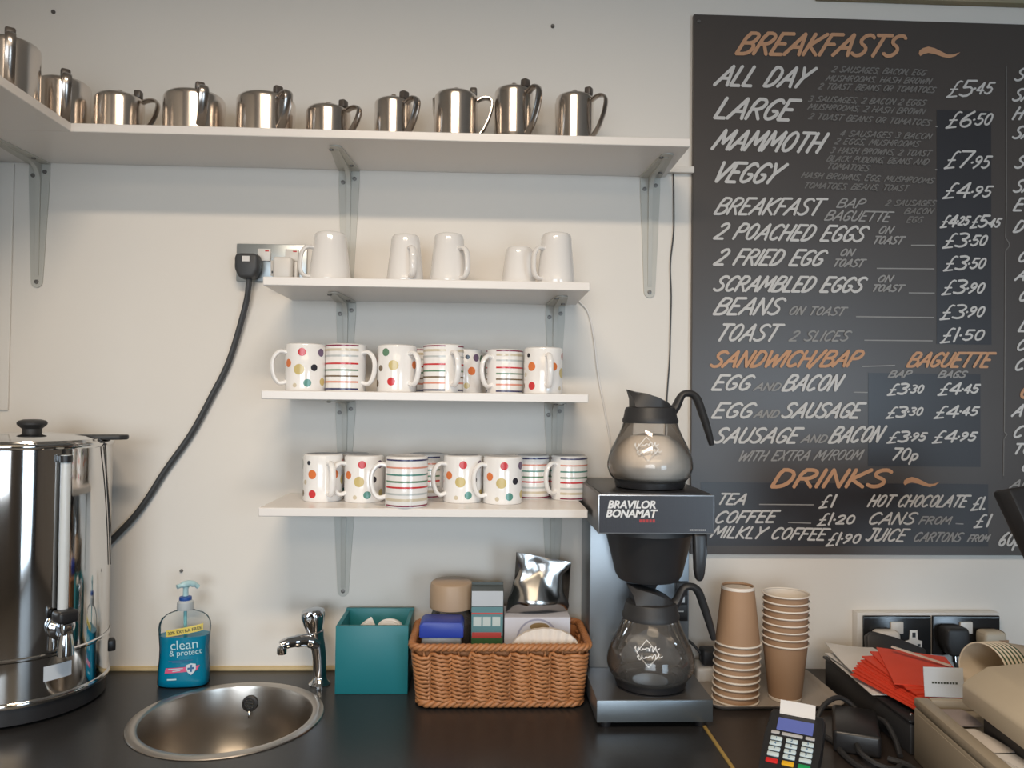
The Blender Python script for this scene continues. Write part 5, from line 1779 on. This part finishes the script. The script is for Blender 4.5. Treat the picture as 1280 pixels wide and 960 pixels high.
CH, CRR, CRB = 0.109, 0.0430, 0.0300           # kraft cup: height, rim radius, base radius


def make_cup(label, group, up):
    t = thing('paper_cup', label, 'paper cup', (0, 0, 0), 0, group)
    M = None if up else T(0, 0, CH) @ RX(180)
    s = [(CRB - 0.0005, 0.0), (CRB + 0.0003, 0.0015), (CRR - 0.0015, CH - 0.0035)]
    B().lathe([(CRB - 0.0008, 0.004)] + s, 44, M=M, cap0=False, cap1=False).build('sleeve', KRAFT, t)
    inner = [(CRR - 0.0016, CH - 0.003), (CRR - 0.0022, CH - 0.006), (CRB - 0.001, 0.008), (0, 0.0075)]
    B().lathe(inner, 44, M=M, cap0=False, cap1=False).build('lining', CUPWHITE, t)
    B().lathe([(CRB - 0.0012, 0.0), (CRB - 0.0009, 0.0003), (CRB + 0.0002, 0.0006), (CRB + 0.0013, 0.0060), (CRB + 0.0008, 0.0064)], 44, M=M, cap0=False, cap1=False).build('base_edge', CUPWHITE, t)
    B().lathe([(0.0, 0.0055), (CRB - 0.001, 0.0055)], 44, M=M, cap0=False, cap1=False).build('base', CUPWHITE, t)
    b = B()
    b.tube([(CRR * math.cos(2 * math.pi * k / 44), CRR * math.sin(2 * math.pi * k / 44), CH - 0.0018) for k in range(44)], 0.0016, 8, closed=True, M=M)
    b.build('rolled_rim', CUPWHITE, t)
    return t


ORD = ['lowest', 'second from the bottom', 'third from the bottom', 'fourth from the bottom', 'fifth from the bottom', 'sixth from the bottom', 'seventh from the bottom', 'eighth from the bottom', 'topmost']
g = 'upside-down kraft cups stacked on the tray'
p = make_cup('lowest cup of the upside-down stack of brown paper cups', g, False)
AX, AY, ZT = 0.4925, -0.176, ZC + 0.0034
p.location = (AX, AY, ZT)
for k in range(1, 9):
    copy_tree(p, '%s cup of the upside-down stack of brown paper cups' % ORD[k], (AX + 0.0005 * k, AY + 0.0002 * math.sin(k), ZT + 0.01345 * k), 0)
g = 'upright kraft cups stacked on the tray'
p = make_cup('lowest cup of the upright stack of brown paper cups, showing its whole side', g, True)
BX2, BY2 = 0.5905, -0.172
p.location = (BX2, BY2, ZT)
for k in range(1, 8):
    copy_tree(p, '%s cup of the upright stack of brown paper cups' % (ORD[k] if k < 7 else 'topmost, open'), (BX2 + 0.0002 * k, BY2 + 0.0002 * math.cos(k * 2), ZT + 0.0133 * k), 0)

# ------------------------------------------------------------------ card reader
RA = -30.0
t = thing('card_reader', 'black card reader with a blue screen and number keys', 'card reader', (0.470, -0.500, ZC), RA)
# a sloping handset, screen end raised; local y points away from the customer side
Mr = T(0, 0, 0.0475) @ RX(20) @ Matrix.Scale(0.95, 4)
b = B()
b.prism([(-0.040, -0.098), (0.040, -0.098), (0.041, -0.05), (0.0435, 0.02), (0.0435, 0.070), (0.040, 0.082), (-0.040, 0.082), (-0.0435, 0.070), (-0.0435, 0.02), (-0.041, -0.05)], -0.012, 0.012, Mr, bev=0.005, seg=3)
b.prism([(-0.036, -0.09), (0.036, -0.09), (0.036, 0.076), (-0.036, 0.076)], -0.020, -0.012, Mr, bev=0.003)
b.prism([(-0.075, 0.0), (0.062, 0.0), (0.062, 0.050), (-0.075, 0.006)], -0.028, 0.028, Matrix(((0, 0, 1, 0), (1, 0, 0, 0), (0, 1, 0, 0), (0, 0, 0, 1))), bev=0.003)
b.build('handset', BLACKPL, t)
B().box(-0.0275, 0.0275, 0.032, 0.060, 0.0115, 0.0128, bev=0.0005, M=Mr).build('screen', SCREENBLUE, t, smooth=0)
for x0, x1 in ((-0.034, -0.021), (-0.018, 0.014), (0.018, 0.032)):
    B().box(x0, x1, 0.021, 0.0275, 0.0115, 0.0138, bev=0.0012, M=Mr).build('soft_key', KEYGREY, t)
dig = ['1', '2', '3', '4', '5', '6', '7', '8', '9', '', '0', '']
for r in range(4):
    for c in range(3):
        x, y = -0.0240 + 0.0235 * c, 0.0105 - 0.0115 * r
        kk = B().box(x - 0.0090, x + 0.0090, y - 0.0042, y + 0.0042, 0.0115, 0.0148, bev=0.0016, M=Mr).build('number_key', KEYWHITE, t)
        if dig[r * 3 + c]:
            d = B()
            brush_text(d, dig[r * 3 + c], x - 0.0014, y - 0.0024, x + 0.0014, y - 0.0024, 0.0048, 0.0008, lambda a, q: Mr @ Vector((a, q, 0.01495)), shear=0, ends=0)
            d.build('digit', LBLUE, kk, smooth=0, recalc=False)
for c, m in enumerate((KEYRED, KEYYEL, KEYGRN)):
    x, y = -0.0240 + 0.0235 * c, -0.0375
    B().box(x - 0.0090, x + 0.0090, y - 0.0045, y + 0.0045, 0.0115, 0.0145, bev=0.0016, M=Mr).build('coloured_key', m, t)
b = B()
b.grid(lambda u, v: Mr @ Vector((-0.0275 + 0.055 * u, 0.070 + 0.014 * v, 0.0125 + 0.012 * v + 0.004 * v * v)), 6, 5)
ex = bmesh.ops.extrude_face_region(b.bm, geom=b.bm.faces[:])
for v in [g_ for g_ in ex['geom'] if isinstance(g_, bmesh.types.BMVert)]:
    v.co.z -= 0.0004
b.build('receipt', PAPER, t)

# ------------------------------------------------------------------ black nickel sockets behind the till
t = thing('socket_box', 'white surface box on the wall carrying the two black double sockets', 'socket box', (0.806, 0, 0.934))
B().box(0, 0.312, -0.024, -0.0004, 0, 0.092, bev=0.002).build('box_body', WHITEPL, t)
for x0, lab, ins in ((0.816, 'black double socket behind the red envelopes', True), (0.9665, 'black double socket behind the cup stack on the till', False)):
    t, w, h, d = double_socket(lab, x0, x0 + 0.147, 0.938, 1.021, SOCKBLACK, y=-0.0245)
    B().box(0.002, w - 0.002, -d - 0.0006, -d + 0.001, h - 0.005, h - 0.003).build('bevel_line', SOCKSTEEL, t, smooth=0)
    for sx in (0.070, 0.076):
        pass
    s = B().box(0.0575, 0.0845, -d - 0.005, -d + 0.001, 0.046, 0.071, bev=0.0015).build('rocker_switch', WHITEPL, t)
    if ins:
        b = B()
        b.prism([(0.090, 0.014), (0.126, 0.014), (0.127, 0.030), (0.117, 0.032), (0.1165, 0.053), (0.1000, 0.053), (0.0995, 0.032), (0.089, 0.030)], d, d + 0.0015, RX(90), bev=0.0006)
        b.box(0.105, 0.112, -d - 0.0022, -d - 0.001, 0.038, 0.048, mi=1)
        for q in (0.0965, 0.1195):
            b.box(q - 0.003, q + 0.003, -d - 0.0022, -d - 0.001, 0.0195, 0.0240, mi=1)
        b.build('socket_insert', [WHITEPL, BLACKPL], t)
t = thing('plug_in_adaptor', 'white plug in the black socket, half hidden by the dark wallet', 'adaptor', (0.856, -0.0312, 0.968))
plug_shape(0.052, 0.056, 0.030, 0.007).build('plug_body', WHITEPL, t)
t = thing('power_plug', 'large black plug in the second black socket, over the metal cable end', 'plug', (1.000, -0.0312, 0.975))
plug_shape(0.052, 0.060, 0.036, 0.007).build('plug_body', BLACKSAT, t)
B().tube([(0, -0.02, -0.028), (0, -0.022, -0.044)], 0.006, 12).build('cable_end', CHROME, t)
B().tube(smooth_path([(0, -0.022, -0.042), (0.004, -0.026, -0.060), (0.012, -0.028, -0.070)], 5), 0.004, 8).build('cord', BLACKSAT, t)
t = thing('plug_in_adaptor', 'pale plug with a brown side in the black socket above the lying cups', 'adaptor', (1.082, -0.0312, 0.974))
plug_shape(0.050, 0.044, 0.034, 0.007).build('plug_body', CREAMPL, t)
B().box(0.006, 0.026, -0.0348, -0.033, -0.014, 0.006).build('side_label', KRAFT, t, smooth=0)

# ------------------------------------------------------------------ black drawer box with papers and envelopes
DX0, DX1, DY0, DY1, DH = 0.703, 0.905, -0.408, -0.095, 0.058
t = thing('drawer_box', 'low black box under the white papers and red envelopes', 'box', (DX0, DY0, ZC))
w, l = DX1 - DX0, DY1 - DY0
B().box(0, w, 0, l, 0, DH - 0.006, bev=0.004).build('box_body', BLACKSAT, t)
B().box(-0.003, w + 0.003, -0.003, l + 0.003, DH - 0.0055, DH, bev=0.002).build('lid', BLACKPL, t)
B().lathe([(0.004, 0), (0.003, 0.003), (0, 0.004)], 12, M=T(w * 0.07, 0.02, DH)).build('lid_stud', CHROME, t)

random.seed(21)
PZ = ZC + DH


def sheet(name, m, w, l, th, wave, label, cat, group, loc, rz, rx=0, ry=0):
    b = B()
    ph = random.random() * 6
    b.grid(lambda u, v: (w * (u - .5), l * (v - .5), wave * (0.5 + 0.5 * math.sin(3.2 * v + ph) * math.sin(2.4 * u + ph * .7))), 10, 14)
    ex = bmesh.ops.extrude_face_region(b.bm, geom=b.bm.faces[:])
    for v in [g_ for g_ in ex['geom'] if isinstance(g_, bmesh.types.BMVert)]:
        v.co.z += th
    o = b.build(name, m, smooth=50)
    o.location = loc
    o.rotation_euler = (math.radians(rx), math.radians(ry), math.radians(rz))
    return tag(o, label, cat, group)


gp = 'white papers on the black box'
sheet('paper_sheet', PAPER, 0.110, 0.215, 0.0012, 0.003, 'lowest white sheet on the black box, reaching out beside the tray', 'paper', gp, (0.752, -0.208, PZ + 0.0005), -4)
sheet('paper_sheet', PAPER, 0.105, 0.190, 0.0012, 0.004, 'middle white sheet under the red envelopes', 'paper', gp, (0.757, -0.195, PZ + 0.0050), 3)
sheet('paper_sheet', PAPER, 0.095, 0.160, 0.0012, 0.014, 'topmost crumpled white sheet behind the red envelopes', 'paper', gp, (0.750, -0.160, PZ + 0.0105), -7)

ge = 'red envelopes piled on the black box'
NE = 9
for k in range(NE):
    w, l = 0.118, 0.165
    q = k / (NE - 1)
    b = B()
    bend = 0.010 + 0.004 * math.sin(k * 2.1)

    def ef(u, v, k=k, q=q):
        return (w * (u - .5), l * (v - .5), 0.006 * q * (1 - u) * v + 0.0012 * math.sin(3 * u + k) * v)
    b.grid(ef, 6, 6)
    ex = bmesh.ops.extrude_face_region(b.bm, geom=b.bm.faces[:])
    for v in [g_ for g_ in ex['geom'] if isinstance(g_, bmesh.types.BMVert)]:
        v.co.z += 0.0022
    o = b.build('envelope', REDPAPER, smooth=50)
    o.location = (0.762 + 0.0045 * k + 0.002 * math.sin(k * 3), -0.306 + 0.0035 * k, PZ + 0.0115 + 0.0029 * k)
    o.rotation_euler = (math.radians(1.5), math.radians(-1), math.radians((13, 12, 10.5, 10, 8, 6.5, 3, -7, -18)[k]))
    lab = {0: 'lowest red envelope of the pile on the black box', NE - 1: 'topmost red envelope of the pile, twisted furthest towards the sockets'}.get(k, '%s red envelope of the pile, counted from the black box up' % ['', 'second', 'third', 'fourth', 'fifth', 'sixth', 'seventh', 'eighth'][k if k < NE - 1 else 0])
    tag(o, lab, 'envelope', ge)
o = B().prism([(-0.0035, -0.05), (0.0035, -0.05), (0.0035, 0.05), (-0.0035, 0.05)], 0, 0.002).build('paper_strip', RECEIPT)
o.location = (0.815, -0.245, PZ + 0.0480)
o.rotation_euler = (math.radians(8), 0, math.radians(48))
tag(o, 'thin pale strip lying across the top of the red envelopes', 'paper strip')

t = thing('wallet', 'dark wallet leaning against the black sockets behind the red envelopes', 'wallet', (0.850, -0.088, ZC), -4)
Mw = T(0, 0, 0.006) @ RX(-18)
b = B()
b.prism([(-0.052, 0.0), (0.075, 0.0), (0.072, 0.068), (0.010, 0.090), (-0.032, 0.101), (-0.046, 0.092)], -0.009, 0.009, T(0, 0, 0.0) @ RX(72), bev=0.004, seg=3)
b.build('wallet_body', BLACKSAT, t)

# ------------------------------------------------------------------ black adaptors and cables between the reader and the till
t = thing('power_adaptor', 'black power adaptor lying on the brown worktop between the card reader and the till', 'adaptor', (0.640, -0.352, ZC), -24)
B().box(-0.036, 0.036, -0.062, 0.062, 0, 0.036, bev=0.006, seg=3).build('case', BLACKPL, t)
B().tube(smooth_path([(0, -0.060, 0.018), (0.004, -0.085, 0.016), (0.024, -0.102, 0.010), (0.050, -0.100, 0.005), (0.062, -0.080, 0.005)], 5), 0.0045, 8).build('cord', BLACKSAT, t)
for k, (pts, r, lab) in enumerate((
        ([(0.560, -0.342, 0.905), (0.585, -0.315, 0.912), (0.612, -0.292, 0.935), (0.650, -0.275, 0.943), (0.682, -0.285, 0.920), (0.690, -0.33, 0.906)], 0.0045, 'black cable arching from the card reader over the power adaptor'),
        ([(0.600, -0.470, 0.905), (0.592, -0.440, 0.905), (0.590, -0.405, 0.906), (0.596, -0.372, 0.905), (0.590, -0.345, 0.905)], 0.005, 'black cable lying along the card reader towards the worktop edge'),
        ([(0.680, -0.262, 0.905), (0.688, -0.300, 0.918), (0.693, -0.345, 0.930), (0.690, -0.385, 0.918), (0.680, -0.420, 0.905)], 0.0045, 'black cable looped against the side of the black box'),
        ([(0.655, -0.430, 0.9055), (0.675, -0.455, 0.9055), (0.672, -0.490, 0.9055), (0.640, -0.500, 0.9055), (0.618, -0.475, 0.9055)], 0.005, 'black cable curled on the worktop in front of the power adaptor'))):
    tag(B().tube(smooth_path(pts, 6), r, 8).build('black_cable', BLACKSAT), lab, 'cable', 'loose black cables by the till')

# ------------------------------------------------------------------ till
t = thing('cash_till', 'beige cash till with a raised cream cover beside the card reader and red envelopes', 'till', (0.702, -0.419, ZC), -6.4)
W, D, H1 = 0.330, 0.400, 0.1
b = B()
b.box(0, W, -D, 0, 0, H1 - 0.016, bev=0.004)
b.build('till_base', CREAMDK, t)
B().box(-0.0008, 0.003, -D + 0.03, -0.018, 0.012, H1 - 0.022, bev=0.0008).build('side_panel', CREAMDK, t)
b = B()                                        # raised lip round the sunken deck
b.box(0, 0.022, -D, 0, H1 - 0.0155, H1, bev=0.004)
b.box(0.0225, W, -0.012, 0, H1 - 0.0155, H1, bev=0.003)
b.build('deck_lip', CREAMDK, t)
# cover: bottom at local z .125, chamfered left edge, top rising to the right
M = Matrix(((1, 0, 0, 0), (0, 0, -1, 0), (0, 1, 0, 0), (0, 0, 0, 1)))
b = B()
b.prism([(0.036, 0.122), (0.036, 0.150), (0.042, 0.157), (0.072, 0.178), (0.20, 0.196), (W, 0.200), (W, 0.122)], 0.080, D, M, bev=0.003)
b.build('cover', CREAMPL, t)
B().box(0.06, W, -D + 0.005, -0.095, H1 - 0.015, 0.1215).build('gap_shade_block', BLACKSAT, t, smooth=0)  # black block put in as the shade of the gap under the cover
B().box(0.16, 0.22, -D + 0.06, -D + 0.10, 0.19, 0.1985, bev=0.002).build('cover_latch', CREAMDK, t)
for k, (x, y, rz, w, l, m, lab) in enumerate(((0.045, -0.055, 4, 0.040, 0.060, MAUVE, 'mauve slip at the back of the till, under the pale card'),
                                              (0.040, -0.135, 8, 0.032, 0.085, RECEIPT, 'pale receipt on the till deck beside the mauve slip'),
                                              (0.041, -0.205, -6, 0.030, 0.075, PAPER, 'fanned white receipts on the till deck, nearest the lower photo edge'))):
    R_ = t.matrix_basis
    b = B()
    reps = 4 if k == 2 else 1
    for q in range(reps):
        Mq = T(0.003 * q, -0.004 * q, 0.0016 * q) @ RZ(5 * q)
        vs = b.grid(lambda u, v: (w * (u - .5), l * (v - .5), 0.0015 + 0.003 * math.sin(2.6 * v + k)), 4, 8, M=Mq)
    ex = bmesh.ops.extrude_face_region(b.bm, geom=b.bm.faces[:])
    for v in [g_ for g_ in ex['geom'] if isinstance(g_, bmesh.types.BMVert)]:
        v.co.z += 0.0006
    o = b.build('receipt_slip', m, smooth=50)
    ang = math.radians(-6.4)
    o.location = (0.702 + x * math.cos(ang) - y * math.sin(ang), -0.419 + x * math.sin(ang) + y * math.cos(ang), ZC + H1 - 0.0125)
    o.rotation_euler = (0, 0, math.radians(rz - 6.4))
    tag(o, lab, 'receipt')
b = B().box(-0.031, 0.031, -0.0008, 0.0008, 0, 0.046)
o = b.build('card', CARDBLUE, smooth=0)
o.location = (0.752, -0.4215, ZC + H1 - 0.0005)
o.rotation_euler = (math.radians(-7), 0, math.radians(-6))
tag(o, 'pale blue printed card on the till edge in front of the red envelopes', 'card')
b = B()
for r_ in range(9):
    b.box(-0.019 + r_ * 0.0046, -0.0158 + r_ * 0.0046, -0.0012, -0.0008, 0.0205, 0.0235)
b.build('printed_line', LDARK, o, smooth=0)

# stack of cream cups lying on the till, mouth towards the envelopes
cup_axis = Vector((0.93, 0.28, -0.06)).normalized()
q = cup_axis.to_track_quat('Z', 'Y').to_matrix().to_4x4()
g = 'cream paper cups lying on the till'
LC = [('outermost cream cup of the lying stack, its open mouth facing the envelopes', 0)] + [('cream cup with a green stripe, number %s from the open mouth of the lying stack' % n_, i + 1) for i, n_ in enumerate(('two', 'three', 'four', 'five', 'six'))]
org = Vector((0.803, -0.440, ZC + 0.1475))
first = None
for lab, k in LC:
    if first is None:
        t = thing('paper_cup', lab, 'paper cup', (0, 0, 0), 0, g)
        r0, r1, L_ = 0.0430, 0.0315, 0.095
        B().lathe([(r0 - 0.0006, 0.0), (r0, 0.0005), (r1, L_), (r1 - 0.003, L_), (r1 - 0.003, L_ - 0.004), (0, L_ - 0.004)], 40, cap0=False, cap1=False).build('cup_body', CUPCREAM, t)
        B().lathe([(r0 - 0.0012, 0.0005), (r1 - 0.0014, L_ - 0.006), (0, L_ - 0.006)], 40, cap0=False, cap1=False).build('cup_lining', CUPCREAM, t)
        B().lathe([(r0 - 0.0001, 0.0035), (r0 + 0.0004, 0.0036), (r0 - 0.0002, 0.0068), (r0 - 0.0008, 0.0068)], 40, cap0=False, cap1=False).build('green_band', CUPGREEN, t)
        B().tube([(r0 * math.cos(2 * math.pi * a / 40), r0 * math.sin(2 * math.pi * a / 40), 0.0005) for a in range(40)], 0.0014, 8, closed=True).build('rolled_rim', CUPCREAM, t)
        first = t
        t.rotation_mode = 'QUATERNION'
        t.rotation_quaternion = q.to_quaternion()
        t.location = org
    else:
        copy_tree(first, lab, org + cup_axis * (0.0085 * k))

# ------------------------------------------------------------------ till display at the photo's right edge
t = thing('till_display', 'black back of a till display, cut off by the right photo edge', 'display', (0.958, -0.560, ZC), 12)
Ms = T(0, 0.0, 0.337) @ RX(-14)
b = B()
b.prism([(-0.222, 0.117), (-0.160, 0.124), (0.16, 0.124), (0.222, 0.117), (0.165, -0.06), (0.13, -0.09), (-0.13, -0.09), (-0.165, -0.06)], -0.016, 0.016, Ms @ RX(90), bev=0.006)
b.build('casing', BLACKPL, t)
B().box(-0.18, 0.18, -0.0205, -0.0165, -0.045, 0.105, bev=0.001, M=Ms).build('screen', BLACKSAT, t, smooth=0)
b = B()
b.box(-0.035, 0.035, 0.0, 0.045, 0.2005, 0.30, bev=0.008)
b.box(-0.06, 0.06, -0.03, 0.07, 0.2005, 0.214, bev=0.005)
b.build('stand', BLACKPL, t)
